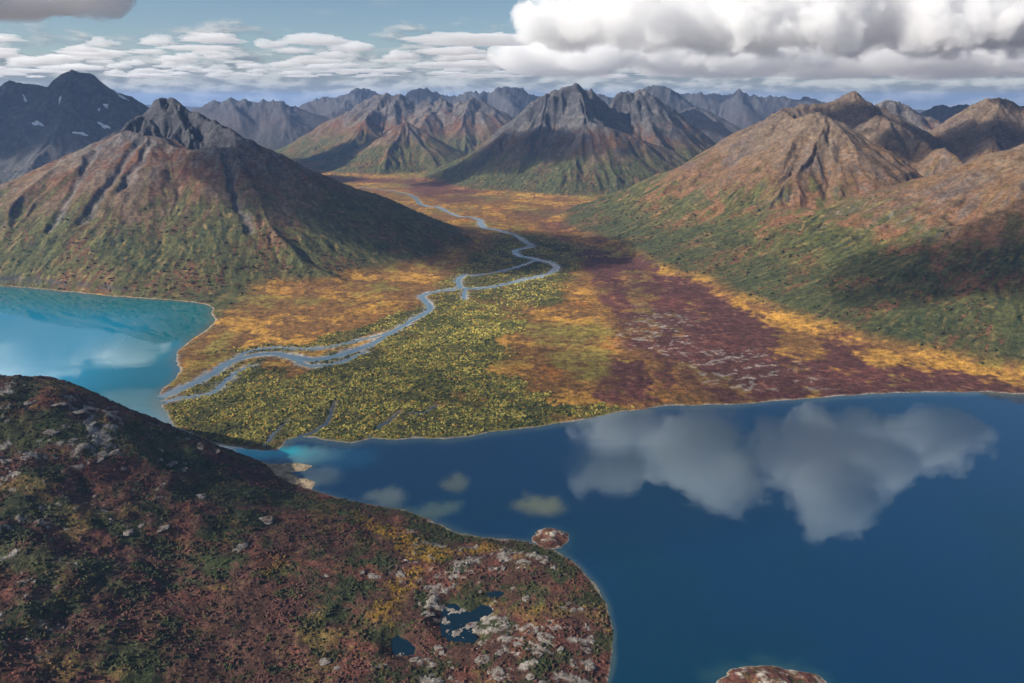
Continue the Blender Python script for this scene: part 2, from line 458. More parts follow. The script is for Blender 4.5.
Sb = np.maximum(S - 6, 0)
H = np.where(S < 900, np.maximum(smin(H, Sb * 0.66, 60.0 * sstep(H, 0, 120) + 1), 0), H)
base_h = blur(H, 3)
mm = sstep(base_h, 4, 110)
h = base_h + mm * (26 * fbm(GX, GY, 900, 3, 41) + 9 * fbm(GX, GY, 210, 3, 44))
bgx, bgy = grad(blur(base_h, 8))
RUG = {'shoulder_mountain': 0.40, 'ridge_mountain': 0.85, 'foothill_bench': 0.6, 'valley_mountain': 0.75, 'peak_mountain': 0.6, 'crag_mountain': 0.8, 'notch_mountain': 0.8}
rug = blur(np.array([RUG.get(m_[0], 0.95) if m_[1] else 1.1 for m_ in MOUNTAINS] + [0.7], np.float32)[MID], 14)
GUL = np.zeros_like(h)
for o, (wl, amp) in enumerate(((760, 30), (380, 22), (180, 13), (85, 7.0), (40, 3.6), (20, 1.8))):
    gx, gy = grad(blur(h, 1))
    gx = 0.55 * bgx + 0.45 * gx; gy = 0.55 * bgy + 0.45 * gy
    far_ok = (1 - sstep(RR, wl * 50, wl * 110))[:, None]
    sl = np.minimum(np.sqrt(bgx * bgx + bgy * bgy), 1.0)
    g = gully(GX, GY, gx, gy, wl, 50 + o)
    g = 1 - np.abs(g) * 1.6 if o < 3 else g                  # sharp spurs, rounded gullies
    GUL = GUL + g * amp / 34
    h = h + (g - 0.5) * amp * (rug if o < 4 else 0.5 + 0.5 * rug) * sstep(sl, 0.12, 0.6) * mm * far_ok * (0.15 + 1.15 * sstep(fbm(GX, GY, 420 + 60 * o, 3, 47 + o), -0.45, 0.55))
rough_top = sstep(base_h + 120 * fbm(GX, GY, 500, 2, 66), 470, 780)
h = h + mm * 5.0 * fbm(GX, GY, 60, 4, 63, 0.62) * (1 - sstep(RR, 5000, 9000))[:, None]
crag = sstep(fbm(GX, GY, 520, 3, 72), 0.0, 0.35) * sstep(base_h, 140, 300) * (1 - sstep(RR, 7000, 10000))[:, None]
h = h + crag * (ridged(WX, WY, 120, 4, 71) - 0.3) * 15
big_rock = sstep(base_h, 120, 520) * (1 - 0.6 * sstep(RR, 14000, 26000))[:, None]
h = h + (ridged(WX, WY, 1050, 5, 67) - 0.55) * 80 * big_rock * rug
h = h + (ridged(GX, GY, 300, 5, 61) - 0.45) * 22 * (0.5 + RR / 3000)[:, None] * rough_top * (0.35 + 0.65 * rug) * (1 - sstep(RR, 14000, 26000))[:, None]
h = np.maximum(h, 0)
CHUTE = np.full(GX.shape, 999.0, np.float32)
for pts in ([(96, 146, 5200), (84, 172, 4920), (72, 198, 4660), (52, 232, 4330)], [(136, 142, 5180), (120, 168, 4900), (104, 196, 4620), (84, 226, 4360)], [(150, 142, 5180), (136, 172, 4880), (122, 196, 4660)], [(226, 160, 5080), (238, 205, 4640), (252, 236, 4350)]):
    q_ = np.array([at(*p)[:2] for p in pts], np.float32)
    a_, b_ = row_of(q_[:, 1].min() - 100), row_of(np.hypot(q_[:, 0], q_[:, 1]).max() + 200)
    CHUTE[a_:b_] = np.minimum(CHUTE[a_:b_], seg_dist(GX[a_:b_] + 22 * perlin(GX[a_:b_] / 90, GY[a_:b_] / 90, 7), GY[a_:b_], q_))
h = h - 16 * (1 - sstep(CHUTE, 4, 34)) * mm
shore_fade = sstep(S, 3, 60)
HV = land + h * shore_fade
print('furrows', round(time.time() - T0, 1))

# ------------------------------------------------------------------ the near hill
def tps(ctrl):
    c = np.array(ctrl, np.float64); P = c[:, :2] / 1000; z = c[:, 2]; n = len(P)
    r2 = ((P[:, None] - P[None]) ** 2).sum(-1)
    K = 0.5 * r2 * np.log(r2 + 1e-12) + np.eye(n) * 2e-4
    A = np.zeros((n + 3, n + 3)); A[:n, :n] = K; A[:n, n] = 1; A[:n, n + 1:] = P; A[n, :n] = 1; A[n + 1:, :n] = P.T
    w = np.linalg.solve(A, np.r_[z, 0, 0, 0])

    def f(x, y):
        x = x / 1000; y = y / 1000
        s = (w[n] + w[n + 1] * x + w[n + 2] * y).astype(np.float32)
        for (a, b), k in zip(P, w[:n]):
            r2 = (x - a) ** 2 + (y - b) ** 2
            s += (0.5 * k * r2 * np.log(r2 + 1e-12)).astype(np.float32)
        return s
    return f


ctrl = []
for p in [(306, 487), (345, 499), (375, 505), (402, 509), (428, 519), (455, 531), (480, 537), (515, 540), (545, 546), (566, 557), (585, 573), (600, 592), (609, 612), (613, 640), (611, 662), (606, 690), (596, 730), (580, 790)]:
    ctrl.append((*ground(*p, 0.0), 0.0))
for px, py, Y in [(-130, 370, 1780), (-60, 374, 1790), (0, 382, 1800), (30, 384, 1800), (60, 389, 1800), (100, 402, 1800), (150, 425, 1790), (200, 443, 1790), (235, 459, 1790), (262, 472, 1775)]:
    ctrl.append(at(px, py, Y))
for px, py, z in [(-140, 450, 225), (-140, 560, 180), (-140, 683, 150), (0, 430, 205), (0, 500, 170), (0, 570, 142), (0, 683, 112), (0, 800, 90), (100, 440, 160), (100, 480, 138), (100, 560, 105), (110, 683, 80),
                  (190, 500, 88), (190, 590, 66), (200, 683, 54), (280, 530, 48), (280, 600, 46), (290, 683, 42), (360, 540, 22), (360, 600, 27), (380, 683, 26), (430, 560, 13), (430, 640, 16), (480, 580, 12), (470, 625, 9),
                  (500, 660, 14), (540, 590, 12), (560, 640, 12), (560, 690, 11), (470, 760, 20), (300, 800, 45), (100, 800, 75)]:
    x, y = ground(px, py, z); ctrl.append((x, y, z))
for px, py, z in [(-150, 395, -40), (0, 396, -30), (80, 404, -30), (140, 416, -26), (190, 434, -20), (225, 449, -14), (262, 459, -9), (300, 466, -9), (350, 474, -14), (420, 484, -16), (500, 500, -16), (570, 522, -16), (630, 560, -18), (660, 620, -20), (660, 683, -20), (640, 760, -20)]:
    ctrl.append((*ground(px, py, 0.0), z))
fg = RR < 2500
nfg = int(fg.sum())
X, Yg = GX[:nfg], GY[:nfg]
hill = tps(ctrl)(X, Yg)
up = sstep(hill, 0.5, 22)
knob = np.maximum(ridged(X, Yg, 210, 4, 11), -0.3)
hill_n = hill + up * (9.5 * fbm(X, Yg, 260, 4, 12) + (6.0 + 7.0 * sstep(hill, 40, 140)) * knob + (3.4 + 3.0 * sstep(hill, 30, 120)) * fbm(X, Yg, 60, 4, 13)) + sstep(hill, 40, 160) * 13 * fbm(X, Yg, 420, 3, 14)
hill_n = hill_n + 0.55 * fbm(X, Yg, 30, 3, 15) * sstep(hill, -4, 1)
# rock outcrop relief
rockn = 0.50 * fbm(X, Yg, 130, 3, 16) + 0.75 * fbm(X * 0.7, Yg, 26, 4, 17, 0.66)
# ponds on the headland
PONDS = [
    ('pond', 'dark blue tarn with a rocky spit on the low headland', [(441, 612), (448, 604), (456, 603), (462, 609), (470, 613), (480, 606), (489, 604), (493, 611), (487, 618), (476, 622), (472, 630), (479, 637), (474, 643), (462, 642), (450, 641), (442, 636), (440, 624)], 8.0),
    ('pond', 'small grey-blue tarn with a rounded outline west of the dark tarn', [(391, 640), (397, 636), (406, 639), (415, 647), (414, 654), (404, 656), (393, 654)], 15.0),
    ('pond', 'tiny shallow puddle of a tarn just uphill of the dark one', [(486, 594), (495, 591), (505, 593), (503, 596), (492, 598)], 10.0)]
for i, (nm, lb, pts, z) in enumerate(PONDS):
    poly = gpoly(pts, z)
    d = seg_dist(X, Yg, poly, True) + 2.0 * perlin(X / 14, Yg / 14, 33 + i)
    hill_n = np.where(d > -26, hill_n * sstep(-d, 0, 26) + (1 - sstep(-d, 0, 26)) * np.where(d > 0, z - 1.0 - 0 * d, z + np.minimum(0.25 - d * 0.10, 3)), hill_n)
spit_xy = gpoly([(246, 460), (272, 464), (300, 463), (314, 466), (304, 471), (282, 473), (300, 478), (316, 481), (312, 489), (290, 486), (258, 476)], 0)
spit_d = seg_dist(X, Yg, spit_xy, True) + 3 * perlin(X / 18, Yg / 18, 29)
hill_n = np.maximum(hill_n, np.where(spit_d > -12, np.clip(spit_d * 0.12, -2, 0.7), -99))
rock = sstep(rockn, 0.16, 0.36) * sstep(hill, 2, 7)
headland = sstep(X, -260, -60) * (1 - sstep(Yg, 1480, 1560))
rock = np.maximum(rock, sstep(rockn, -0.06, 0.14) * sstep(fbm(X, Yg, 170, 3, 19), -0.15, 0.25) * headland * sstep(hill, 2, 7))
rock = np.maximum(rock, sstep(rockn, 0.0, 0.18) * sstep(fbm(X, Yg, 200, 3, 20), -0.05, 0.3) * sstep(hill, 85, 150))
rock = rock * np.clip(0.25 + 0.9 * headland + 0.7 * sstep(hill, 80, 150), 0, 1)
hill_n = hill_n + rock * (0.8 + 1.3 * np.maximum(0, fbm(X, Yg, 14, 2, 18) + 0.4))
HV[:nfg] = np.where(S[:nfg] > 0, HV[:nfg], np.maximum(HV[:nfg], np.maximum(hill_n, -14)))
IS_HILL = np.zeros(GX.shape, bool)
IS_HILL[:nfg] = (S[:nfg] <= 0) & (hill_n > -6)
HEIGHT = HV
print('hill', round(time.time() - T0, 1))


def height_at(x, y):
    r = np.hypot(x, y); a = np.arctan2(x, y)
    i = np.interp(r, RR, np.arange(NR)); j = np.interp(a, TH, np.arange(NC))
    i0 = np.clip(i.astype(int), 0, NR - 2); j0 = np.clip(j.astype(int), 0, NC - 2)
    u, v = i - i0, j - j0
    return (HEIGHT[i0, j0] * (1 - u) + HEIGHT[i0 + 1, j0] * u) * (1 - v) + (HEIGHT[i0, j0 + 1] * (1 - u) + HEIGHT[i0 + 1, j0 + 1] * u) * v


# ------------------------------------------------------------------ river course
RIVER = [
    ([(152, 402, 17), (166, 396, 16), (180, 390, 15), (196, 383, 14), (212, 375, 13), (226, 364, 13), (242, 358, 13), (262, 354, 13), (280, 354, 12), (300, 360, 17), (318, 361, 19), (336, 357, 18), (354, 352, 15), (370, 346, 12), (386, 337, 11), (400, 329, 10), (414, 320, 10), (427, 314, 11), (431, 310, 11), (427, 303, 11), (420, 297, 11), (428, 294, 11), (444, 292, 11), (460, 289, 11), (478, 290, 12), (494, 288, 12), (508, 285, 13), (524, 281, 14), (540, 278, 15), (552, 274, 16), (557, 269, 17), (552, 264, 18), (542, 262, 18), (534, 260, 18), (525, 259, 16), (516, 256, 15), (514, 252, 15), (522, 250, 17), (533, 248, 17), (528, 245, 17), (521, 240, 16), (514, 236, 15), (505, 233, 15), (496, 231, 15), (484, 229, 18), (481, 225, 20), (480, 221, 15), (472, 218, 12), (460, 218, 13), (448, 213, 12), (438, 208, 15)], 'river'),
    ([(228, 366, 6), (246, 352, 7), (270, 348, 7), (300, 350, 7), (326, 349, 7), (352, 343, 7), (378, 337, 6), (392, 332, 6)], 'river'),
    ([(292, 358, 7), (306, 367, 8), (326, 367, 8), (346, 362, 7), (364, 353, 6)], 'river'),
    ([(153, 406, 8), (170, 400, 8), (188, 398, 8), (205, 396, 8), (216, 392, 8), (222, 386, 8), (228, 379, 7), (238, 372, 6), (252, 366, 6)], 'river'),
    ([(460, 289, 10), (458, 284, 12), (459, 279, 12), (464, 276, 12)], 'river'),
    ([(464, 289, 8), (464, 296, 7), (465, 301, 7)], 'river'),
    ([(534, 262, 10), (522, 267, 9), (508, 271, 8), (490, 275, 7), (470, 277, 6)], 'river'),
    ([(360, 188, 9), (380, 190, 9), (398, 193, 10), (408, 195, 12), (416, 199, 14), (420, 205, 16), (430, 208, 18), (438, 207, 14)], 'river'),
]
BROOKS = [[(264, 447, 5), (272, 436, 5), (280, 428, 4), (288, 421, 4)],
          [(300, 436, 6), (318, 431, 6), (328, 424, 5), (331, 413, 4), (335, 402, 4)],
          [(368, 438, 6), (378, 429, 6), (388, 422, 5), (400, 412, 4)],
          [(410, 414, 4), (428, 414, 6), (436, 406, 4)]]
river_lines = []
D_RIVER = np.full(GX.shape, 9e3, np.float32)
vz = (RR > 1800) & (RR < 9800)
i_a, i_b = int(np.argmax(RR > 1800)), int(np.argmax(RR > 9800))
vx, vy = GX[i_a:i_b], GY[i_a:i_b]


def densify(pts, step):
    p = np.array([(*ground(a, b), w) for a, b, w in pts])
    # smooth through the given points
    t = np.r_[0, np.cumsum(np.hypot(np.diff(p[:, 0]), np.diff(p[:, 1])))]
    n = max(int(t[-1] / step), 4)
    s = np.linspace(0, t[-1], n)
    q = np.stack([np.interp(s, t, p[:, k]) for k in range(3)], 1)
    for _ in range(6):
        q[1:-1] = 0.25 * q[:-2] + 0.5 * q[1:-1] + 0.25 * q[2:]
    return q


for k, (pts, nm) in enumerate(RIVER):
    q = densify(pts, 14)
    nrm = np.stack([-np.gradient(q[:, 1]), np.gradient(q[:, 0])], 1); nrm /= np.linalg.norm(nrm, axis=1)[:, None] + 1e-9
    wv = 6 * perlin(np.arange(len(q)) / 7.0, np.zeros(len(q)) + k, 8)
    q[:, :2] += nrm * wv[:, None]
    q[:, 2] *= 1 + 0.25 * perlin(np.arange(len(q)) / 5.0, np.zeros(len(q)) + 0.5 + k, 9)
    river_lines.append(q)
    half = float(q[:, 2].mean())
    for w0 in range(0, len(q) - 1, 10):
        part = q[w0:w0 + 11]
        x0, x1, y0, y1 = part[:, 0].min() - 160, part[:, 0].max() + 160, part[:, 1].min() - 160, part[:, 1].max() + 160
        msk = (vx > x0) & (vx < x1) & (vy > y0) & (vy < y1)
        if msk.any():
            d = seg_dist(vx[msk], vy[msk], part[:, :2]) - float(part[:, 2].mean())
            sub = D_RIVER[i_a:i_b]
            sub[msk] = np.minimum(sub[msk], d)
D_BROOK = np.full(GX.shape, 9e3, np.float32)
for pts in BROOKS:
    q = densify(pts, 12)
    q[1:-1, :2] += 7 * np.stack([perlin(np.arange(len(q) - 2) / 3.0, np.zeros(len(q) - 2), 5), perlin(np.arange(len(q) - 2) / 3.0, np.zeros(len(q) - 2) + 4.5, 6)], 1)
    river_lines.append(q)
    d = seg_dist(vx, vy, q[:, :2]) - q[:, 2].mean()
    D_BROOK[i_a:i_b] = np.minimum(D_BROOK[i_a:i_b], d)
# banks cut the floor down to the water
cut = np.minimum(D_RIVER, D_BROOK)
level = floor + 0.9 * sstep(S, 0, 60) + 0.004 * np.clip(S, 0, 1500)
wash = 1 - sstep(cut, -2, 26)
wash = np.where((S > -40) & (h * shore_fade < 10), wash, 0)
HEIGHT = np.where(wash > 0, np.minimum(HEIGHT, HEIGHT * (1 - wash) + wash * (level - 1.0 * sstep(-cut, -3, 3) + 0.7 * sstep(cut, 0, 10))), HEIGHT)
print('river', round(time.time() - T0, 1))

# ------------------------------------------------------------------ colours of the ground cover
gx, gy = grad(HEIGHT)
slope = np.sqrt(gx * gx + gy * gy)
nrm_z = 1 / np.sqrt(1 + slope * slope)
VN = np.stack([-gx * nrm_z, -gy * nrm_z, nrm_z], -1).astype(np.float32)


def c3(r, g, b):
    return np.array([r, g, b], np.float32)


def lay(col, m, c):
    m = np.clip(m, 0, 1)[..., None]
    return col * (1 - m) + c * m


n1 = fbm(GX, GY, 900, 4, 101); n2 = fbm(GX, GY, 260, 4, 111); n3 = fbm(GX, GY, 70, 3, 121); n4 = fbm(GX, GY, 22, 2, 131, 0.7)
GOLD, OCHRE, RUST = c3(0.38, 0.195, 0.034), c3(0.165, 0.082, 0.024), c3(0.122, 0.052, 0.025)
MAROON, WINE = c3(0.078, 0.031, 0.024), c3(0.115, 0.040, 0.030)
GREEN, DKGREEN, OLIVE = c3(0.072, 0.070, 0.022), c3(0.028, 0.037, 0.015), c3(0.165, 0.140, 0.030)
ROCK, DKROCK, TAN, SCREE = c3(0.105, 0.090, 0.082), c3(0.038, 0.036, 0.039), c3(0.145, 0.092, 0.046), c3(0.135, 0.115, 0.098)
PALE, SAND, GRAVEL = c3(0.36, 0.32, 0.27), c3(0.40, 0.33, 0.24), c3(0.27, 0.27, 0.26)

# valley floor
col = np.broadcast_to(OCHRE, GX.shape + (3,)).copy()
col = lay(col, sstep(n2 + 0.6 * n3 + 0.4 * n4, -0.05, 0.55), GOLD)
col = lay(col, sstep(fbm(GX, GY, 420, 4, 142) + 0.5 * n3 + 0.3 * n4, 0.12, 0.45) * 0.75, OLIVE)
col = lay(col, sstep(-n3 - 0.8 * n4, 0.2, 0.7) * 0.55, c3(0.095, 0.055, 0.026))
col = lay(col, sstep(fbm(GX, GY, 240, 4, 143) + 0.4 * n4, 0.35, 0.6) * 0.7, c3(0.30, 0.115, 0.022))
wx, wy = GX + 95 * n2 + 45 * n3 + 16 * n4, GY + 190 * fbm(GX, GY, 300, 4, 141) + 75 * n3 + 26 * n4


def patch(pts, soft=40.0, grow=0.0):
    m = np.zeros(GX.shape, np.float32)
    poly = gpoly(pts)
    ya, yb = poly[:, 1].min() - 500, poly[:, 1].max() + 500
    a, b = row_of(ya), row_of(math.hypot(np.abs(poly[:, 0]).max(), yb) + 300)
    m[a:b] = sstep(seg_dist(wx[a:b], wy[a:b], poly, True) + grow, -soft, soft)
    return m


# delta thickets, river corridor, bog, far bands
m_delta = patch([(150, 415), (200, 385), (235, 366), (300, 366), (385, 350), (430, 318), (470, 312), (510, 318), (505, 345), (495, 372), (540, 392), (590, 400), (640, 405), (610, 425), (520, 440), (300, 450), (190, 445)], 30)
m_north = patch([(190, 356), (250, 344), (330, 338), (390, 316), (420, 312), (400, 332), (350, 349), (260, 352)], 14)
m_corr = patch([(408, 315), (440, 285), (470, 262), (500, 236), (540, 236), (575, 250), (568, 275), (555, 300), (480, 318), (430, 335)], 50)
m_bog = patch([(575, 250), (612, 256), (655, 268), (700, 290), (745, 312), (800, 330), (850, 348), (905, 372), (1030, 388), (1030, 400), (840, 400), (700, 410), (672, 394), (655, 372), (632, 352), (618, 325), (607, 296), (585, 274)], 30)
m_bog2 = patch([(596, 382), (612, 365), (640, 372), (665, 392), (655, 402), (620, 398)], 20)
m_bog3 = patch([(535, 222), (600, 226), (625, 235), (605, 246), (560, 240)], 60)
m_bog4 = patch([(400, 181), (470, 176), (485, 188), (470, 194), (420, 199)], 80)
m_goldstrip = patch([(600, 205), (650, 228), (700, 262), (770, 300), (850, 330), (960, 365), (1030, 378), (1030, 392), (905, 372), (850, 350), (800, 332), (745, 314), (690, 288), (640, 258), (600, 240)], 40)
m_shade = patch([(505, 216), (540, 212), (600, 204), (610, 209), (560, 216), (530, 222)], 30)
m_shade2 = patch([(435, 199), (470, 194), (492, 200), (470, 203), (440, 204)], 30)
col = lay(col, m_goldstrip * 0.75 * sstep(n2 + 0.7 * n3 + 0.4 * n4, -0.35, 0.25), GOLD)
col = lay(col, m_goldstrip * sstep(fbm(GX, GY, 190, 4, 144, 0.6), 0.05, 0.35) * 0.8, RUST)
col = lay(col, m_corr * 0.9, lay(np.broadcast_to(GREEN, col.shape), sstep(n3 + n4, -0.2, 0.5), DKGREEN))
col = lay(col, m_corr * sstep(n2 + n3, 0.2, 0.5) * 0.6, OCHRE)
col = lay(col, m_delta, lay(np.broadcast_to(GREEN, col.shape), sstep(n3 + 0.8 * n4, -0.1, 0.6), OLIVE))
col = lay(col, m_delta * sstep(n2 + 0.4 * n3, 0.30, 0.6) * 0.75, OCHRE)
col = lay(col, m_north * 0.85, GREEN)
bog = np.maximum(np.maximum(m_bog, m_bog2), np.maximum(m_bog3 * 0.8, m_bog4 * 0.8))
bogc = lay(np.broadcast_to(MAROON, col.shape), sstep(n2 + 0.5 * n3 + 0.5 * n4, -0.1, 0.6), WINE)
bogc = lay(bogc, sstep(n4 + 0.7 * n3, 0.3, 0.8) * 0.5, c3(0.15, 0.075, 0.045))
holes = sstep(fbm(GX, GY * 0.6, 330, 5, 151, 0.6) + 0.4 * n3, 0.10, 0.34) * (0.55 + 0.45 * sstep(GX, 500, 900))
col = lay(col, bog * (1 - 0.9 * holes), bogc)
# pale lichen strings in the bog
str_n = np.abs(fbm((GX + 0.5 * GY) * 0.55 + 30 * n3, (GY - 0.35 * GX) * 1.25 + 25 * n2, 95, 3, 161))
m_str = np.maximum(patch([(620, 318), (650, 306), (690, 312), (706, 335), (690, 372), (655, 362), (630, 345)], 50), patch([(690, 352), (730, 345), (800, 360), (830, 385), (760, 388), (700, 380)], 40))
col = lay(col, m_str * sstep(0.13 - str_n, 0.0, 0.06) * sstep(n3 + n4, -0.15, 0.2) * 0.75, c3(0.25, 0.21, 0.18))
bands = fbm(GX * 0.35, GY * 0.9, 520, 4, 171)
far_v = sstep(GY, 6300, 7600)
col = lay(col, far_v * sstep(bands + 0.3 * n3, 0.12, 0.32) * 0.8, WINE)
col = lay(col, far_v * sstep(-bands + 0.3 * n3, 0.25, 0.5) * 0.6, OLIVE)
col = lay(col, np.maximum(m_shade, m_shade2) * 0.6, MAROON)  # cloud shadows on the valley floor painted in as dark patches
farther = sstep(GY, 9500, 12500)
col = lay(col, farther * 0.8, lay(np.broadcast_to(WINE, col.shape), sstep(n1, 0, 0.4), OCHRE))
# stream courses: gravel and wet sand
gr = (1 - sstep(D_RIVER + 14 * n4 + 16 * n3, 2, 20)) * (S > -30)
col = lay(col, gr * (0.9 - 0.45 * sstep(GY, 4200, 5600)), GRAVEL)
bars = (1 - sstep(D_RIVER + 30 * n3 + 12 * n4, 10, 40)) * patch([(215, 378), (250, 352), (300, 350), (380, 338), (385, 348), (330, 366), (270, 368), (235, 382)], 10)
col = lay(col, bars * sstep(n4 + 0.5 * n3, -0.25, 0.35) * 0.8, c3(0.33, 0.29, 0.20))
col = lay(col, (1 - sstep(D_BROOK + 4 * n4, 0, 6)) * 0.7, c3(0.16, 0.13, 0.09))
beach = (S > -2) & (S < 30)
col = lay(col, beach * (1 - sstep(S + 9 * n3 + 5 * n4, -1, 9)) * 0.8, c3(0.36, 0.31, 0.25))

# mountains
rel = HEIGHT - floor
isM = np.maximum(sstep(h * shore_fade, 6, 34), (1 - sstep(GX + 0.0 * GY + 60 * n3, -1180, -1080)) * sstep(S, 0, 12) * (1 - sstep(GY, 4500, 5000)))
tint = np.zeros(GX.shape + (3,), np.float32)
stripe = gully(GX, GY, *[g.astype(np.float32) for g in grad(base_h + 1e-3)], 120, 210)
_g = [g.astype(np.float32) for g in grad(blur(base_h, 4) + 1e-3)]
st2 = gully(GX, GY, *_g, 46, 211); st3 = gully(GX, GY, *_g, 22, 212)
stk = 0.6 * st2 + 0.4 * st3 + 0.5 * n4
veg = rel + 110 * n2 + 60 * n3 + 60 * stripe + 50 * st2
low = lay(np.broadcast_to(GREEN, col.shape), sstep(0.7 * n3 + 0.8 * stk, -0.15, 0.4), DKGREEN)
low = lay(low, sstep(n3 * 0.5 + 0.9 * n2 + 0.6 * stk, 0.10, 0.55) * 0.8, RUST)
low = lay(low, sstep(0.7 * fbm(GX, GY, 60, 4, 215, 0.6) - 0.6 * stk, 0.22, 0.55) * 0.75, c3(0.20, 0.135, 0.050))
mid = lay(np.broadcast_to(RUST * 0.92, col.shape), sstep(n2 + 0.6 * n3, -0.2, 0.35), c3(0.118, 0.078, 0.050))
mid = lay(mid, sstep(0.6 * n3 + 0.5 * stripe + 0.7 * stk, 0.2, 0.9) * 0.8, c3(0.140, 0.096, 0.058))
mid = lay(mid, sstep(-stk + 0.4 * n3, 0.25, 0.8) * 0.6, c3(0.075, 0.050, 0.036))
mid = lay(mid, sstep(-stripe + 0.6 * n4, 0.35, 0.9) * 0.5, GREEN)
hi = lay(np.broadcast_to(ROCK, col.shape), sstep(n2 + n3, -0.2, 0.6), SCREE)
hi = lay(hi, sstep(-0.6 * stripe - 0.8 * stk, -0.1, 0.7) * 0.75, DKROCK)
mc = lay(low, sstep(veg, 210, 400), mid)
mc = lay(mc, sstep(veg + 170 * (slope - 0.55), 430, 620), hi)
mc = lay(mc, crag * sstep(stk + 0.4 * n4, -0.1, 0.5) * 0.6, ROCK)
mc = lay(mc, sstep(slope + 0.2 * n3 + 0.15 * n4, 0.85, 1.15) * 0.75, DKROCK)
names = [m[0] for m in MOUNTAINS]


def of(*nm):
    return np.isin(MID, [i_ for i_, k in enumerate(names) if k in nm])


mc = np.where(of('peak_mountain')[..., None], lay(mc, 0.85 + 0 * n1, lay(np.broadcast_to(c3(0.040, 0.043, 0.048), col.shape), sstep(n3, 0, 0.5), c3(0.065, 0.062, 0.060))), mc)  # shade over this mountain painted into its rock colour
east = of('ridge_mountain', 'crag_mountain', 'notch_mountain', 'valley_mountain')
mc = np.where(east[..., None], lay(mc, 0.55 * sstep(veg, 230, 420), lay(np.broadcast_to(TAN, col.shape), sstep(n2 + n3, 0.1, 0.6), c3(0.155, 0.072, 0.030))), mc)
mc = lay(mc, east * sstep(veg, 260, 420) * sstep(n2 + 0.5 * n3 + 0.5 * stk, 0.0, 0.5) * 0.75, c3(0.080, 0.064, 0.054))
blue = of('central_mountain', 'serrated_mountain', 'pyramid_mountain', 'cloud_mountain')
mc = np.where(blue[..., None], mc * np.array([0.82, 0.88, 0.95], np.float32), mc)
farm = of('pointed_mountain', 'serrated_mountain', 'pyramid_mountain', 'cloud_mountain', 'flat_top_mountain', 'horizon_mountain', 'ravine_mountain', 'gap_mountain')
mc = np.where(farm[..., None], lay(mc, 0.8 + 0 * n1, c3(0.048, 0.048, 0.053)), mc)  # haze and cloud shade on the far ranges painted as dark blue-grey
cap_shade = blur((MID == names.index('central_mountain') - 1).astype(np.float32), 2) * sstep(rel, 380, 480)
mc = lay(mc, cap_shade * 0.85, c3(0.040, 0.040, 0.044))  # shade around the summit painted in as a dark tone
mc = lay(mc, (1 - sstep(CHUTE + 8 * n4, 4, 22)) * 0.75, c3(0.105, 0.090, 0.080))
bench = of('foothill_bench', 'valley_mountain', 'ridge_mountain')
mc = lay(mc, bench * sstep(veg, 190, 280) * (1 - sstep(veg, 330, 460)) * sstep(n2 + 0.5 * n3, -0.1, 0.35) * 0.65, c3(0.165, 0.072, 0.032))
mc = lay(mc, bench * (1 - sstep(veg, 60, 150)) * 0.5, DKGREEN)
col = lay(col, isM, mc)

# near hill
hx, hy = GX[:nfg], GY[:nfg]
a1, a2, a3, a4 = n1[:nfg], fbm(hx, hy, 120, 4, 301), fbm(hx, hy, 42, 4, 311, 0.6), fbm(hx, hy, 11, 3, 321, 0.7)
hc = lay(np.broadcast_to(c3(0.070, 0.034, 0.024), hx.shape + (3,)), sstep(a2 + a3, -0.1, 0.6), c3(0.105, 0.042, 0.034))
hc = lay(hc, sstep(fbm(hx, hy, 150, 5, 331, 0.6) + 0.5 * a3 + 0.3 * a4, -0.06, 0.18) * 0.92, c3(0.028, 0.038, 0.013))
hc = lay(hc, sstep(fbm(hx, hy, 90, 4, 335, 0.6) + 0.25 * a4, 0.10, 0.35) * 0.75, c3(0.14, 0.050, 0.034))
hc = lay(hc, sstep(fbm(hx, hy, 110, 4, 337, 0.6) + 0.3 * a4, 0.22, 0.42) * 0.7, c3(0.15, 0.095, 0.030))
hc = lay(hc, sstep(a4 + 0.5 * a3, 0.25, 0.7) * 0.7, c3(0.060, 0.065, 0.018))
hc = lay(hc, sstep(fbm(hx, hy, 210, 4, 339, 0.6) + 0.2 * a4, 0.12, 0.32) * 0.8, c3(0.040, 0.052, 0.018))
hc = lay(hc, sstep(-a4 + 0.3 * a3, 0.3, 0.7) * 0.6, c3(0.14, 0.085, 0.035))
yel = sstep(fbm(hx, hy, 90, 3, 341) + 0.5 * a3 + 0.3 * a4, 0.55, 0.8) * 0.35
ypoly = gpoly([(352, 510), (395, 522), (440, 545), (490, 535), (500, 542), (450, 556), (425, 575), (405, 600), (385, 640), (372, 630), (392, 590), (405, 560), (380, 535)], 14)
yel = np.maximum(yel, sstep(seg_dist(hx + 22 * a3, hy + 22 * a2, ypoly, True), -12, 10) * sstep(a3 + a4, -0.35, 0.2))
hc = lay(hc, yel * 0.85, c3(0.25, 0.14, 0.018))
hc = lay(hc, sstep(rock + 0.25 * a4, 0.35, 0.65) * 0.92, lay(np.broadcast_to(c3(0.19, 0.165, 0.14), hc.shape), sstep(a4, 0.0, 0.6), c3(0.30, 0.265, 0.23)))
hc = lay(hc, (1 - sstep(HEIGHT[:nfg] + 0.9 * a3 + 0.5 * a4, 0.0, 0.8)) * 0.6, c3(0.27, 0.24, 0.19))
spit = gpoly([(250, 462), (272, 464), (300, 463), (314, 466), (306, 472), (316, 480), (310, 488), (290, 484), (262, 474)], 0)
hc = lay(hc, sstep(spit_d, -4, 2) * (hill < 14), c3(0.40, 0.30, 0.18))
fgm = (IS_HILL[:nfg])[..., None]
col[:nfg] = np.where(fgm, hc, col[:nfg])
col = np.clip(col * (1 + 0.28 * n4[..., None] + 0.15 * n3[..., None]), 0.006, 0.8)
print('colours', round(time.time() - T0, 1))


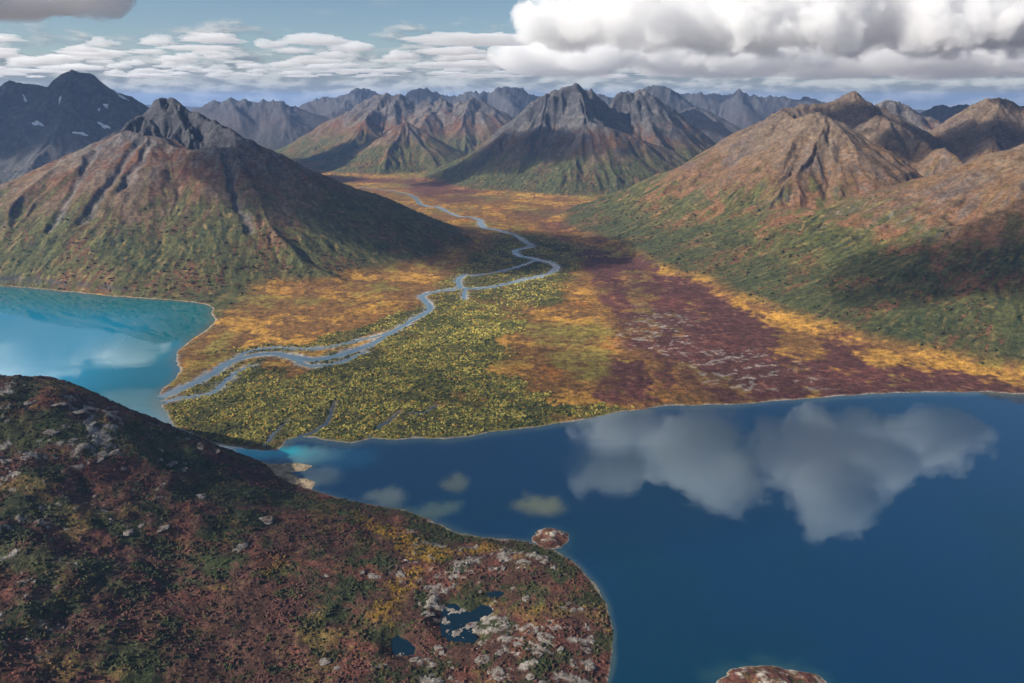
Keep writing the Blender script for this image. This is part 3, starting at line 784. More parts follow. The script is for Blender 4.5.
# ------------------------------------------------------------------ materials
def material(name):
    m = bpy.data.materials.new(name); m.use_nodes = True
    t = m.node_tree; t.nodes.clear(); n = N(t)
    out = n.add('ShaderNodeOutputMaterial')
    return m, n, out


def mat_ground():
    m, n, out = material('tundra_ground')
    a = n.add('ShaderNodeAttribute', attribute_name='col')
    p = n.add('ShaderNodeNewGeometry').outputs['Position']
    fine = n.noise(p, 0.22, 4.0, 0.70)
    mid_ = n.noise(p, 0.050, 4.0, 0.65)
    big_ = n.noise(p, 0.013, 3.0, 0.6)
    f = n.math('MULTIPLY', n.smooth(fine, 0.28, 0.72, 0.55, 1.50), n.smooth(mid_, 0.30, 0.70, 0.62, 1.42))
    f = n.math('MULTIPLY', f, n.smooth(big_, 0.30, 0.70, 0.82, 1.2))
    c = n.vmath('SCALE', a.outputs['Color'], scale=f)
    b = n.add('ShaderNodeBsdfPrincipled')
    n.l.new(c, b.inputs['Base Color']); b.inputs['Roughness'].default_value = 0.92; b.inputs['Specular IOR Level'].default_value = 0.15
    bump = n.add('ShaderNodeBump'); bump.inputs['Strength'].default_value = 0.8; bump.inputs['Distance'].default_value = 3.0
    n.l.new(n.math('ADD', fine, n.math('MULTIPLY', mid_, 2.0)), bump.inputs['Height'])
    n.l.new(bump.outputs[0], b.inputs['Normal'])
    n.l.new(b.outputs[0], out.inputs['Surface'])
    return m


def mat_water(name, rough=0.010, ripple=0.07, attr='col', ior=2.0, tint=(0.62, 0.86, 1.0, 1.0)):
    m, n, out = material(name)
    a = n.add('ShaderNodeAttribute', attribute_name=attr)
    p = n.add('ShaderNodeNewGeometry').outputs['Position']
    b = n.add('ShaderNodeBsdfPrincipled')
    n.l.new(a.outputs['Color'], b.inputs['Base Color'])
    patchy = n.noise(n.vmath('MULTIPLY', p, (0.35, 1.0, 1.0)), 0.0050, 5.0, 0.62, 0.6)
    n.l.new(n.smooth(patchy, 0.46, 0.72, rough, rough + 0.11), b.inputs['Roughness'])
    b.inputs['IOR'].default_value = ior
    b.inputs['Specular Tint'].default_value = tint
    bump = n.add('ShaderNodeBump'); bump.inputs['Strength'].default_value = ripple; bump.inputs['Distance'].default_value = 0.3
    n.l.new(n.math('MULTIPLY', n.noise(p, 0.12, 4.0, 0.6), n.smooth(patchy, 0.40, 0.72, 0.4, 2.2)), bump.inputs['Height'])
    n.l.new(bump.outputs[0], b.inputs['Normal'])
    n.l.new(b.outputs[0], out.inputs['Surface'])
    return m


def mat_simple(name, c0, c1, scale, rough=0.9, bump_d=0.4):
    m, n, out = material(name)
    p = n.add('ShaderNodeNewGeometry').outputs['Position']
    f = n.noise(p, scale, 6.0, 0.62)
    b = n.add('ShaderNodeBsdfPrincipled')
    n.l.new(n.mix(n.smooth(f, 0.3, 0.7), c0, c1), b.inputs['Base Color'])
    b.inputs['Roughness'].default_value = rough; b.inputs['Specular IOR Level'].default_value = 0.2
    bump = n.add('ShaderNodeBump'); bump.inputs['Strength'].default_value = 0.7; bump.inputs['Distance'].default_value = bump_d
    n.l.new(f, bump.inputs['Height']); n.l.new(bump.outputs[0], b.inputs['Normal'])
    n.l.new(b.outputs[0], out.inputs['Surface'])
    return m


M_GROUND = mat_ground()
M_LAKE = mat_water('lake_water')
M_RIVER = mat_water('river_water', 0.12, 0.5, ior=1.6)
M_POND = mat_water('pond_water', 0.03, 0.05, ior=1.33)


def mat_rock():
    m, n, out = material('lichen_rock')
    p = n.add('ShaderNodeNewGeometry').outputs['Position']
    f = n.noise(p, 0.35, 6.0, 0.65)
    g = n.noise(p, 0.11, 5.0, 0.68)
    c = n.mix(n.smooth(f, 0.3, 0.7), (0.11, 0.095, 0.082), (0.26, 0.235, 0.205))
    c = n.mix(n.smooth(g, 0.50, 0.58), c, (0.065, 0.036, 0.026))
    b = n.add('ShaderNodeBsdfPrincipled'); n.l.new(c, b.inputs['Base Color'])
    b.inputs['Roughness'].default_value = 0.92; b.inputs['Specular IOR Level'].default_value = 0.15
    bump = n.add('ShaderNodeBump'); bump.inputs['Strength'].default_value = 0.9; bump.inputs['Distance'].default_value = 0.8
    n.l.new(n.math('ADD', f, g), bump.inputs['Height']); n.l.new(bump.outputs[0], b.inputs['Normal'])
    n.l.new(b.outputs[0], out.inputs['Surface'])
    return m


M_ROCK = mat_rock()
M_SNOW = mat_simple('old_snow', (0.42, 0.46, 0.52), (0.66, 0.69, 0.73), 0.03)


def tag(o, label, cat=None, group=None, kind=None):
    o['label'] = label
    if cat: o['category'] = cat
    if group: o['group'] = group
    if kind: o['kind'] = kind
    return o


def mesh_obj(name, verts, faces, mat, colors=None, normals=None, smooth=True):
    me = bpy.data.meshes.new(name)
    verts = np.ascontiguousarray(verts, np.float32); faces = np.ascontiguousarray(faces, np.int32)
    k = faces.shape[1]
    me.vertices.add(len(verts)); me.vertices.foreach_set('co', verts.ravel())
    me.loops.add(faces.size); me.loops.foreach_set('vertex_index', faces.ravel())
    me.polygons.add(len(faces))
    me.polygons.foreach_set('loop_start', np.arange(0, faces.size, k, dtype=np.int32))
    me.polygons.foreach_set('loop_total', np.full(len(faces), k, np.int32))
    me.polygons.foreach_set('use_smooth', np.full(len(faces), smooth, bool))
    me.update(calc_edges=True)
    if colors is not None:
        at_ = me.color_attributes.new('col', 'FLOAT_COLOR', 'POINT')
        rgba = np.ones((len(verts), 4), np.float32); rgba[:, :3] = colors
        at_.data.foreach_set('color', rgba.ravel())
    if normals is not None:
        me.normals_split_custom_set_from_vertices(normals.tolist())
    me.materials.append(mat)
    o = bpy.data.objects.new(name, me); C.objects.link(o)
    return o


# ------------------------------------------------------------------ ground sheet, cut into the pieces one would name
idx = np.arange(NR * NC).reshape(NR, NC)
q = np.stack([idx[:-1, :-1], idx[:-1, 1:], idx[1:, 1:], idx[1:, :-1]], -1).reshape(-1, 4)
z4 = HEIGHT.ravel()[q]
keep = z4.max(1) > -5.0
region = np.where(isM.ravel()[q].mean(1) > 0.45, MID.ravel()[q].max(1), -1)
region = np.array([names.index(k) for k in names] + [-1])[region]
region = np.where(IS_HILL.ravel()[q].any(1), -2, region)
V3 = np.stack([GX, GY, HEIGHT], -1).reshape(-1, 3)
CF, NF = col.reshape(-1, 3), VN.reshape(-1, 3)
pieces = [(-1, 'valley_ground', 'flat valley floor of golden, green and crimson tundra around the winding river'),
          (-2, 'heath_hill', 'dark red and green heath hill sloping down to a rocky headland')]
pieces += [(i, m[0], m[1]) for i, m in enumerate(MOUNTAINS) if m[1]]
for rid, nm, lb in pieces:
    f = q[keep & (region == rid)]
    if not len(f):
        continue
    used, inv = np.unique(f, return_inverse=True)
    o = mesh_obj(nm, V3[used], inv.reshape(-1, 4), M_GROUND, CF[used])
    tag(o, lb, kind='structure')
print('sheet', round(time.time() - T0, 1), 'quads', int(keep.sum()))

# ------------------------------------------------------------------ lakes
st = 3
LX, LY = GX[:i_b:st, ::st], GY[:i_b:st, ::st]
lsel = (LY < 4600)
LS = S[:i_b:st, ::st]; LH = HEIGHT[:i_b:st, ::st]
ln1, ln2 = fbm(LX, LY, 500, 3, 401), fbm(LX, LY, 120, 3, 411)
ln3, ln4 = fbm(LX, LY, 150, 4, 421, 0.6), fbm(LX, LY, 45, 3, 431)
TURQ, TEAL, DEEP, SHOAL = c3(0.001, 0.20, 0.33), c3(0.001, 0.115, 0.13), c3(0.0001, 0.028, 0.068), c3(0.075, 0.105, 0.085)
west = 1 - sstep(LX + 0.1 * (LY - 2000) + 60 * ln2, -640, -440)
west = np.where(LY < 1950, west * sstep(LY, 1700, 1950), west)
lc = lay(np.broadcast_to(DEEP, LX.shape + (3,)), west, TURQ)
lc = lay(lc, (1 - west) * sstep(ln1 + 0.5 * ln3, -0.1, 0.6) * 0.55, c3(0.0004, 0.030, 0.046))
lc = lay(lc, sstep(-LS, 0, 260) * 0 + (1 - sstep(-LS, 60, 420)) * west * 0.9, TEAL)  # dark mountain reflection painted into the water along the far shore
# shallow edges
lc = lay(lc, (1 - sstep(-LS + 8 * ln2, 0, 45)) * 0.55, SHOAL)
lc = lay(lc, sstep(LH + 1.6 * ln3, -2.2, -0.1) * (LS < 0) * 0.5, SHOAL)


def blob(px, py, rx, ry, ang=0.0):
    x0, y0 = ground(px, py, 0); sc_ = y0 / (CAM_H * FPX) * math.hypot(y0, CAM_H)
    ax = rx / FPX * math.hypot(y0, CAM_H); ay = ry / FPX * math.hypot(y0, CAM_H) / (CAM_H / math.hypot(y0, CAM_H))
    dx, dy = LX - x0 + 16 * ln3, LY - y0 + 26 * ln3 + 12 * ln4
    u = dx * math.cos(ang) + dy * math.sin(ang); v = -dx * math.sin(ang) + dy * math.cos(ang)
    return np.sqrt((u / ax) ** 2 + (v / ay) ** 2)


for b, c, s in ((blob(540, 505, 29, 11, -0.15), c3(0.15, 0.16, 0.09), 1.0), (blob(455, 483, 15, 10), c3(0.11, 0.13, 0.09), 0.95), (blob(437, 509, 23, 9), c3(0.09, 0.13, 0.10), 0.8), (blob(385, 497, 26, 9), c3(0.17, 0.20, 0.16), 0.75),
                (blob(310, 455, 36, 10), c3(0.17, 0.34, 0.33), 0.8), (blob(250, 453, 62, 9), c3(0.01, 0.42, 0.48), 1.1), (blob(345, 458, 40, 12), c3(0.008, 0.09, 0.17), 0.6), (blob(322, 476, 24, 10), c3(0.16, 0.2, 0.18), 0.5), (blob(552, 540, 27, 16), c3(0.03, 0.07, 0.075), 0.7), (blob(773, 683, 66, 24), c3(0.03, 0.075, 0.075), 0.85)):
    lc = lay(lc, (1 - sstep(b + 0.25 * ln4, 0.35, 1.2)) * s * 0.85, c)
ii = np.arange(LX.size).reshape(LX.shape)
lq = np.stack([ii[:-1, :-1], ii[:-1, 1:], ii[1:, 1:], ii[1:, :-1]], -1).reshape(-1, 4)
okq = (LS.ravel()[lq].min(1) < 25) & (LH.ravel()[lq].min(1) < 3.0) & (LY.ravel()[lq].max(1) < 4500)
cx = LX.ravel()[lq].mean(1) + 0.1 * (LY.ravel()[lq].mean(1) - 2000)
LV = np.stack([LX, LY, np.zeros_like(LX)], -1).reshape(-1, 3); LCc = np.clip(lc, 0.002, 0.6).reshape(-1, 3)
for nm, lb, side_ in (('lake', 'turquoise glacial lake at the foot of the russet mountain', cx < -560), ('lake', 'deep blue lake mirroring clouds along the crimson bog', cx >= -560)):
    f = lq[okq & side_]
    used, inv = np.unique(f, return_inverse=True)
    tag(mesh_obj(nm, LV[used], inv.reshape(-1, 4), M_LAKE, LCc[used]), lb, kind='structure')

# river ribbons
def ribbon(name, lines, label, wide=1.0):
    vs, fs, cs, base = [], [], [], 0
    for li, q_ in enumerate(lines):
        nrm = np.stack([-np.gradient(q_[:, 1]), np.gradient(q_[:, 0])], 1); nrm /= np.linalg.norm(nrm, axis=1)[:, None] + 1e-9
        z = height_at(q_[:, 0], q_[:, 1]) + 0.9 - 0.06 * li
        for _ in range(4):
            z[1:-1] = 0.25 * z[:-2] + 0.5 * z[1:-1] + 0.25 * z[2:]
        tp = np.minimum(1, (np.arange(len(q_))[::-1] + 1) / (len(q_) * 0.6)) if wide < 1 else 1.0
        w = (q_[:, 2] * wide + 3) * tp * (1 + 0.3 * perlin(np.arange(len(q_)) / 2.3, np.zeros(len(q_)) + 0.3 + li, 19))
        K = 5
        for j in range(K):
            u = j / (K - 1) * 2 - 1
            vs.append(np.c_[q_[:, :2] + nrm * (w * u)[:, None], z])
            bed = 0.5 + 0.5 * perlin(np.arange(len(q_)) / 3.0, np.zeros(len(q_)) + j * 0.7, 77)
            cs.append((0.3 if wide < 1 else 1.0) * np.array([0.15, 0.22, 0.26]) * (1 - 0.45 * bed[:, None]) + np.array([0.26, 0.27, 0.25]) * 0.45 * bed[:, None] * abs(u))
        n_ = len(q_)
        for j in range(K - 1):
            a = base + j * n_ + np.arange(n_ - 1)
            fs.append(np.stack([a, a + 1, a + n_ + 1, a + n_], 1))
        base += K * n_
    return tag(mesh_obj(name, np.concatenate(vs), np.concatenate(fs)[:, ::-1], M_RIVER, np.concatenate(cs)), label, kind='structure')


ribbon('river', river_lines[:7], 'braided pale blue river winding down the valley to the turquoise lake')
ribbon('upper_river', river_lines[7:8], 'shallow braided river arm far up the golden valley')
for q_, lb in zip(river_lines[8:], ('short brook through the thickets beside the strait', 'curving brook that meets the deep lake by the sandy point', 'thin brook ending at the pale beach of the deep lake', 'small dark pool and stream within the green thickets')):
    ribbon('brook', [q_], lb, 0.35)

# ponds
for nm, lb, pts, z in PONDS:
    poly = gpoly(pts, z); c = poly.mean(0)
    ring = c + (poly - c) * 1.5
    vs = np.r_[[[c[0], c[1], z]], np.c_[ring, np.full(len(ring), z)]]
    n_ = len(ring)
    fs = np.array([[0, 1 + i, 1 + (i + 1) % n_] for i in range(n_)])
    o = tag(mesh_obj(nm, vs, fs, M_POND, np.broadcast_to(c3(0.004, 0.016, 0.026), (n_ + 1, 3)), smooth=False), lb, kind='structure')



# ------------------------------------------------------------------ a pixel's spot on the ground sheet
_Ys = np.concatenate([np.geomspace(600, 22000, 5000)])


def hit(px, py):
    u, v = (px - 512.0) / FPX, (341.5 - py) / FPX
    t = _Ys / (CP + v * SP)
    x, z = u * t, CAM_H + (-SP + v * CP) * t
    hh = height_at(x, _Ys)
    k = int(np.argmax(z < hh))
    return float(x[k]), float(_Ys[k]), float(hh[k])


# islands
def island(label, px, py, rx, ry, hgt, seed):
    x0, y0 = ground(px, py, 0)
    sl_ = math.hypot(y0, CAM_H); ax = rx / FPX * sl_; ay = ry / FPX * sl_ / (CAM_H / sl_)
    na, nr_ = 120, 44
    th = np.linspace(0, 2 * np.pi, na, endpoint=False)
    f = np.linspace(0, 1.12, nr_)
    A, Fr = np.meshgrid(th, f)
    wob_ = 1 + 0.16 * perlin(np.cos(A) * 1.6 + seed, np.sin(A) * 1.6, 5) + 0.07 * perlin(np.cos(A) * 5 + seed, np.sin(A) * 5, 6)
    x = x0 + np.cos(A) * Fr * ax * wob_; y = y0 + np.sin(A) * Fr * ay * wob_
    k = np.clip(1 - Fr ** 2.2, -0.4, 1)
    rk = sstep(fbm(x, y, 22, 4, seed + 3, 0.6), 0.05, 0.4) * (Fr < 0.93)
    z = hgt * k * (0.8 + 0.5 * fbm(x, y, 30, 3, seed)) + rk * 1.2 + 0.3 * fbm(x, y, 6, 2, seed + 1) * (Fr < 0.95)
    cc = lay(np.broadcast_to(c3(0.11, 0.045, 0.032), x.shape + (3,)), sstep(fbm(x, y, 16, 3, seed + 2), 0, 0.5), c3(0.15, 0.085, 0.035))
    cc = lay(cc, sstep(fbm(x, y, 12, 3, seed + 7), 0.25, 0.5) * 0.8, c3(0.03, 0.04, 0.014))
    cc = lay(cc, rk * 0.9, c3(0.34, 0.30, 0.25))
    cc = lay(cc, sstep(Fr, 0.93, 0.99), c3(0.27, 0.24, 0.19))
    g_ = np.arange(na * nr_).reshape(nr_, na)
    nx = np.roll(g_, -1, 1)
    fs = np.stack([g_[:-1], nx[:-1], nx[1:], g_[1:]], -1).reshape(-1, 4)
    return tag(mesh_obj('island', np.stack([x, y, z], -1).reshape(-1, 3), fs[:, ::-1], M_GROUND, cc.reshape(-1, 3)), label, kind='structure')


island('small oval red and grey rocky islet just off the headland tip', 551, 538, 18, 9.5, 7, 5)
island('long low reddish island out in the deep blue lake', 772, 684, 48, 15, 9, 9)

# snow patches, draped on the slope
SNOW = [('triangular snow patch low on the dark mountain face', 38, 124, 7, 3.2, 0.15), ('small round snow patch beneath the right summit ridge', 106, 106, 3.2, 2.6, 0.6), ('slanting snow patch down the dark mountain flank', 104, 126, 9, 2.3, 0.45), ('thin long snow streak along a ledge at the flank foot', 81, 134, 10, 1.6, 0.2), ('snow strip lying along the crest of the dark mountain', 122, 97, 8, 1.6, 0.55), ('narrow snow-filled gully below the jagged summit', 60, 100, 1.4, 5.5, 0.2), ('faint snow gully at the far end of the jagged crest', 25, 99, 1.5, 6, -0.4), ('speck of snow beside the small round snow patch', 99, 110, 1.8, 1.8, 0.5)]
for lb, px, py, rx, ry, ang in SNOW:
    rx, ry = rx * 0.8, ry * 0.72
    vs, fs = [], []
    nr_, na = 5, 18
    ca, sa = math.cos(ang), math.sin(ang)
    for i in range(nr_):
        for j in range(na):
            t = 2 * math.pi * j / na
            w_ = i / (nr_ - 1) * (1 + 0.30 * math.sin(3 * t + px) + 0.22 * math.sin(5 * t + py))
            du, dv = rx * w_ * math.cos(t), ry * w_ * math.sin(t)
            x, y, z = hit(px + du * ca - dv * sa, py + du * sa + dv * ca)
            vs.append((x, y, z + 5.0 - 5.5 * (i == nr_ - 1)))
    for i in range(nr_ - 1):
        for j in range(na):
            a_, b_ = i * na + j, i * na + (j + 1) % na
            fs.append((a_, a_ + na, b_ + na, b_))
    tag(mesh_obj('snow_patch', vs, np.array(fs), M_SNOW), lb, 'snow patch', 'snow patches on the dark mountain')

# rock outcrops on the near hill and headland
import bmesh
from mathutils import Matrix


def outcrop_mesh(seed):
    bm = bmesh.new(); bmesh.ops.create_icosphere(bm, subdivisions=4, radius=1.0)
    me = bpy.data.meshes.new('rock_outcrop'); bm.to_mesh(me); bm.free()
    co = np.empty(len(me.vertices) * 3, np.float32); me.vertices.foreach_get('co', co); co = co.reshape(-1, 3)
    d = 0.32 * perlin3(co * 1.3 + seed, seed) + 0.20 * np.abs(perlin3(co * 3.1 + seed, seed + 1)) - 0.13 * np.abs(perlin3(co * 6.3, seed + 2)) + 0.05 * perlin3(co * 13, seed + 3)
    co = co * (1 + d)[:, None]
    co[:, 2] = np.where(co[:, 2] > 0, np.floor(co[:, 2] * 4 + 0.35 * perlin3(co * 2, seed + 5)) / 4 * 0.5 + co[:, 2] * 0.5, co[:, 2])
    me.vertices.foreach_set('co', co.ravel()); me.update()
    me.polygons.foreach_set('use_smooth', np.ones(len(me.polygons), bool))
    me.materials.append(M_ROCK)
    return me


OUT_MESH = [outcrop_mesh(40 + 11 * i) for i in range(7)]
GL = 'pale weathered rock outcrop among the red heath of the low headland'
GH = 'pale rock ledge breaking through the dark heath of the upper hillside'
ROCKS = [('large rounded grey boulder outcrop alone on the dark green hillside', 265, 521, 8, 5), ('broad pale sloping slab below the rounded boulder outcrop', 240, 547, 13, 4), ('pale knob of rock uphill from the rounded boulder outcrop', 199, 497, 8, 4), ('bright rock spit poking into the dark tarn', 475, 624, 9, 3), ('pale rock on the inner shore of the dark tarn', 466, 612, 7, 2.4)]
ROCKS += [(GH, x, y, r, k) for x, y, r, k in [(99, 457, 10, 3), (112, 452, 7, 3), (170, 464, 11, 3), (158, 460, 7, 3), (182, 470, 6, 3), (161, 528, 8, 3), (128, 532, 7, 3), (140, 526, 5, 2.5), (76, 412, 8, 3), (52, 431, 8, 3), (60, 404, 7, 3), (199, 446, 7, 3), (186, 439, 6, 3), (90, 425, 6, 2.5), (30, 402, 7, 3), (72, 440, 5, 2.5), (215, 452, 6, 2.5)]]
ROCKS += [(GL, x, y, r, k) for x, y, r, k in [(326, 575, 7, 2.2), (374, 577, 9, 2.4), (360, 572, 6, 2), (322, 662, 9, 2.2), (338, 668, 7, 2), (313, 610, 6, 2), (522, 563, 10, 2.4), (540, 560, 8, 2.4), (553, 567, 9, 2.4), (566, 575, 7, 2), (526, 598, 8, 2.4), (514, 588, 6, 2), (448, 655, 9, 2.4), (438, 650, 7, 2), (483, 660, 9, 2.4), (496, 672, 8, 2), (546, 641, 11, 2.6), (560, 650, 9, 2.4), (585, 649, 7, 2.2), (572, 662, 7, 2), (428, 614, 8, 2.4), (420, 604, 6, 2), (520, 645, 8, 2.2), (505, 636, 7, 2), (535, 655, 7, 2), (400, 574, 6, 2), (470, 572, 7, 2), (455, 585, 6, 2), (500, 570, 7, 2), (590, 668, 6, 2), (530, 676, 9, 2.4), (555, 628, 6, 2), (415, 660, 6, 2)]]
ro = np.random.default_rng(5)
for i, (lb, px, py, r, hh) in enumerate(ROCKS):
    x, y, z = hit(px, py)
    m_px = math.sqrt(x * x + y * y + (CAM_H - z) ** 2) / FPX
    o = bpy.data.objects.new('rock_outcrop', OUT_MESH[i % 7]); C.objects.link(o)
    o.location = (x, y, z - 0.25 * hh)
    k_ = 0.55 + 0.6 * ro.random()
    o.scale = (r * m_px * k_, r * m_px * k_ * ro.uniform(0.5, 0.95), hh * ro.uniform(0.45, 0.9))
    o.rotation_euler = (ro.uniform(-0.12, 0.12), ro.uniform(-0.12, 0.12), ro.uniform(0, 6.28))
    size_ = 'broad' if r * k_ > 7 else 'mid-sized' if r * k_ > 4.6 else 'small'
    if lb == GL:
        nearest = min(((math.hypot(px - a_, py - b_) - c_, w_) for a_, b_, c_, w_ in ((467, 623, 26, 'beside the dark tarn with the spit'), (403, 646, 18, 'beside the small rounded tarn'), (548, 552, 16, 'on the headland tip facing the islet'), (590, 640, 18, 'along the outer lake edge of the headland'), (420, 560, 30, 'by the streak of yellow shrubs'), (330, 640, 30, 'on the dark heath uphill of the tarns'), (530, 650, 20, 'among the bare rock east of the tarns'))))
        lb = size_ + ' pale weathered rock outcrop ' + nearest[1]
    elif lb == GH:
        nearest = min(((math.hypot(px - a_, py - b_), w_) for a_, b_, w_ in ((40, 400, 'just under the hill crest'), (195, 445, 'on the hill shoulder above the strait'), (100, 450, 'on the bare upper hillside'), (165, 465, 'between the bare upper hillside and the shoulder'), (145, 530, 'downslope in the green heath'))))
        lb = size_ + ' pale rock ledge ' + nearest[1]
    tag(o, lb, 'rock', 'rock outcrops on the near hill')
print('rocks', round(time.time() - T0, 1))

# ------------------------------------------------------------------ scrub: too many to count, scattered over the ground
cell = (np.gradient(RR)[:, None] * RR[:, None] * np.gradient(TH)[None]).astype(np.float64)


def mat_leaf(name):
    m, n, out = material(name)
    a = n.add('ShaderNodeAttribute', attribute_name='tint'); a.attribute_type = 'INSTANCER'
    p = n.add('ShaderNodeNewGeometry').outputs['Position']
    f = n.smooth(n.noise(p, 0.9, 3.0, 0.6), 0.3, 0.7, 0.6, 1.35)
    b = n.add('ShaderNodeBsdfPrincipled')
    n.l.new(n.vmath('SCALE', a.outputs['Vector'], scale=f), b.inputs['Base Color'])
    b.inputs['Roughness'].default_value = 0.8; b.inputs['Specular IOR Level'].default_value = 0.2
    n.l.new(b.outputs[0], out.inputs['Surface'])
    return m


M_LEAF = mat_leaf('scrub_leaves')


def bush_proto(seed):
    """an uneven clump: several leafy lumps with gaps between, one unit across"""
    bm = bmesh.new(); r_ = np.random.default_rng(seed)
    for k in range(5):
        p = r_.normal(size=3) * (0.42, 0.42, 0.22); p[2] = abs(p[2]) + 0.25
        rr = r_.uniform(0.30, 0.55)
        g = bmesh.ops.create_icosphere(bm, subdivisions=1, radius=1.0, matrix=Matrix.Translation(p) @ Matrix.Diagonal((rr, rr, rr * 0.9, 1)))
        for v_ in g['verts']:
            v_.co += Vector(r_.normal(size=3) * 0.085)
    me = bpy.data.meshes.new('bush'); bm.to_mesh(me); bm.free(); me.materials.append(M_LEAF)
    return bpy.data.objects.new('bush', me)


def scatter(name, label, mask, n, size, tint_fn, seed):
    r_ = np.random.default_rng(seed)
    w_ = (mask * cell).ravel(); cs_ = np.cumsum(w_); 
    pick = np.searchsorted(cs_, r_.random(n) * cs_[-1])
    i, j = np.unravel_index(np.minimum(pick, w_.size - 1), mask.shape)
    i = np.minimum(i, NR - 2); j = np.minimum(j, NC - 2)
    rr = RR[i] + r_.random(n) * (RR[i + 1] - RR[i]); th = TH[j] + r_.random(n) * (TH[j + 1] - TH[j])
    x, y = rr * np.sin(th), rr * np.cos(th)
    z = height_at(x, y)
    me = bpy.data.meshes.new(name); me.vertices.add(n)
    sz = size[0] + (size[1] - size[0]) * r_.random(n) ** 3.2
    me.vertices.foreach_set('co', np.stack([x, y, z - 0.12 * sz], 1).astype(np.float32).ravel())
    A = me.attributes.new('scl', 'FLOAT_VECTOR', 'POINT'); A.data.foreach_set('vector', (sz[:, None] * np.stack([r_.uniform(0.8, 1.25, n), r_.uniform(0.8, 1.25, n), r_.uniform(0.6, 1.1, n)], 1)).astype(np.float32).ravel())
    A = me.attributes.new('rot', 'FLOAT_VECTOR', 'POINT'); A.data.foreach_set('vector', np.stack([0 * x, 0 * x, r_.uniform(0, 6.28, n)], 1).astype(np.float32).ravel())
    A = me.attributes.new('tint', 'FLOAT_VECTOR', 'POINT'); A.data.foreach_set('vector', np.clip(tint_fn(i, j, r_), 0.004, 0.7).astype(np.float32).ravel())
    o = bpy.data.objects.new(name, me); C.objects.link(o)
    ng = bpy.data.node_groups.new(name, 'GeometryNodeTree')
    ng.interface.new_socket('Geometry', in_out='INPUT', socket_type='NodeSocketGeometry')
    ng.interface.new_socket('Geometry', in_out='OUTPUT', socket_type='NodeSocketGeometry')
    gi, go = ng.nodes.new('NodeGroupInput'), ng.nodes.new('NodeGroupOutput')
    ip = ng.nodes.new('GeometryNodeInstanceOnPoints'); oi = ng.nodes.new('GeometryNodeObjectInfo')
    oi.inputs['Object'].default_value = bush_proto(seed)
    ns = ng.nodes.new('GeometryNodeInputNamedAttribute'); ns.data_type = 'FLOAT_VECTOR'; ns.inputs['Name'].default_value = 'scl'
    nr_ = ng.nodes.new('GeometryNodeInputNamedAttribute'); nr_.data_type = 'FLOAT_VECTOR'; nr_.inputs['Name'].default_value = 'rot'
    e2 = ng.nodes.new('FunctionNodeEulerToRotation')
    L = ng.links.new
    L(gi.outputs[0], ip.inputs['Points']); L(oi.outputs['Geometry'], ip.inputs['Instance'])
    L(ns.outputs[0], ip.inputs['Scale']); L(nr_.outputs[0], e2.inputs[0]); L(e2.outputs[0], ip.inputs['Rotation'])
    L(ip.outputs[0], go.inputs[0])
    md = o.modifiers.new('scatter', 'NODES'); md.node_group = ng
    return tag(o, label, kind='stuff')


dry = (cut > 4) & (S > 6)
land_m = (1 - isM) * dry
CL = fbm(GX, GY, 240, 4, 503, 0.6)
clump = sstep(fbm(GX, GY, 70, 3, 501), -0.15, 0.3) * (0.35 + sstep(-np.abs(CL), -0.5, 0.0))


def tint_delta(i, j, r_):
    pal = np.array([[0.24, 0.205, 0.045], [0.15, 0.145, 0.030], [0.045, 0.060, 0.017], [0.36, 0.29, 0.065], [0.36, 0.20, 0.035]])
    z_ = np.clip(0.5 + 1.6 * CL[i, j], 0, 1)
    k_ = r_.choice(5, len(i), p=[.30, .24, .18, .19, .09])
    k_ = np.where((z_ < 0.33) & (r_.random(len(i)) < 0.75), r_.choice([1, 2, 2], len(i)), k_)
    return pal[k_] * (0.85 + 0.5 * z_[:, None]) * r_.uniform(0.75, 1.25, len(i))[:, None]


def tint_gold(i, j, r_):
    return col[i, j] * r_.uniform(0.55, 1.5, len(i))[:, None]


def tint_alder(i, j, r_):
    pal = np.array([[0.036, 0.045, 0.017], [0.055, 0.062, 0.020], [0.105, 0.092, 0.026], [0.16, 0.080, 0.032]])
    return pal[r_.choice(4, len(i), p=[.42, .32, .15, .11])] * r_.uniform(0.7, 1.25, len(i))[:, None]


scatter('willow_scrub', 'olive and yellow-green willow scrub covering the river delta', np.maximum(m_delta, np.maximum(m_north * 0.7, m_corr * 0.55)) * land_m * (0.25 + clump), 46000, (1.5, 6.2), tint_delta, 61)
scatter('birch_scrub', 'golden dwarf birch scrub dotted over the valley flats', land_m * (1 - m_delta) * (GY < 6500) * (0.15 + sstep(n3 + n4, 0.0, 0.6)), 16000, (1.6, 4.2), tint_gold, 62)
slope_m = isM * (S > 12) * (1 - sstep(veg, 170, 330)) * (GY < 8600) * sstep(n3 * 0.6 + n2 * 0.5 + 0.7 * stk, -0.05, 0.25)
scatter('alder_scrub', 'dark green alder scrub on the lower mountain slopes', slope_m, 46000, (2.4, 9.5), tint_alder, 63)
hill_m = np.zeros(GX.shape)
hill_m[:nfg] = IS_HILL[:nfg] * (HEIGHT[:nfg] > 1.2) * (1 - rock) * (0.25 + sstep(a3 + 0.6 * a2, -0.2, 0.5))
for nm, lb, pts, z in PONDS:
    hill_m[:nfg] *= seg_dist(hx, hy, gpoly(pts, z), True) < -6


def tint_heath(i, j, r_):
    t = col[i, j] * r_.uniform(0.65, 1.3, len(i))[:, None]
    g = r_.random(len(i))[:, None] < 0.12
    return np.where(g, np.array([0.035, 0.045, 0.014]) * r_.uniform(0.6, 1.4, len(i))[:, None], t)


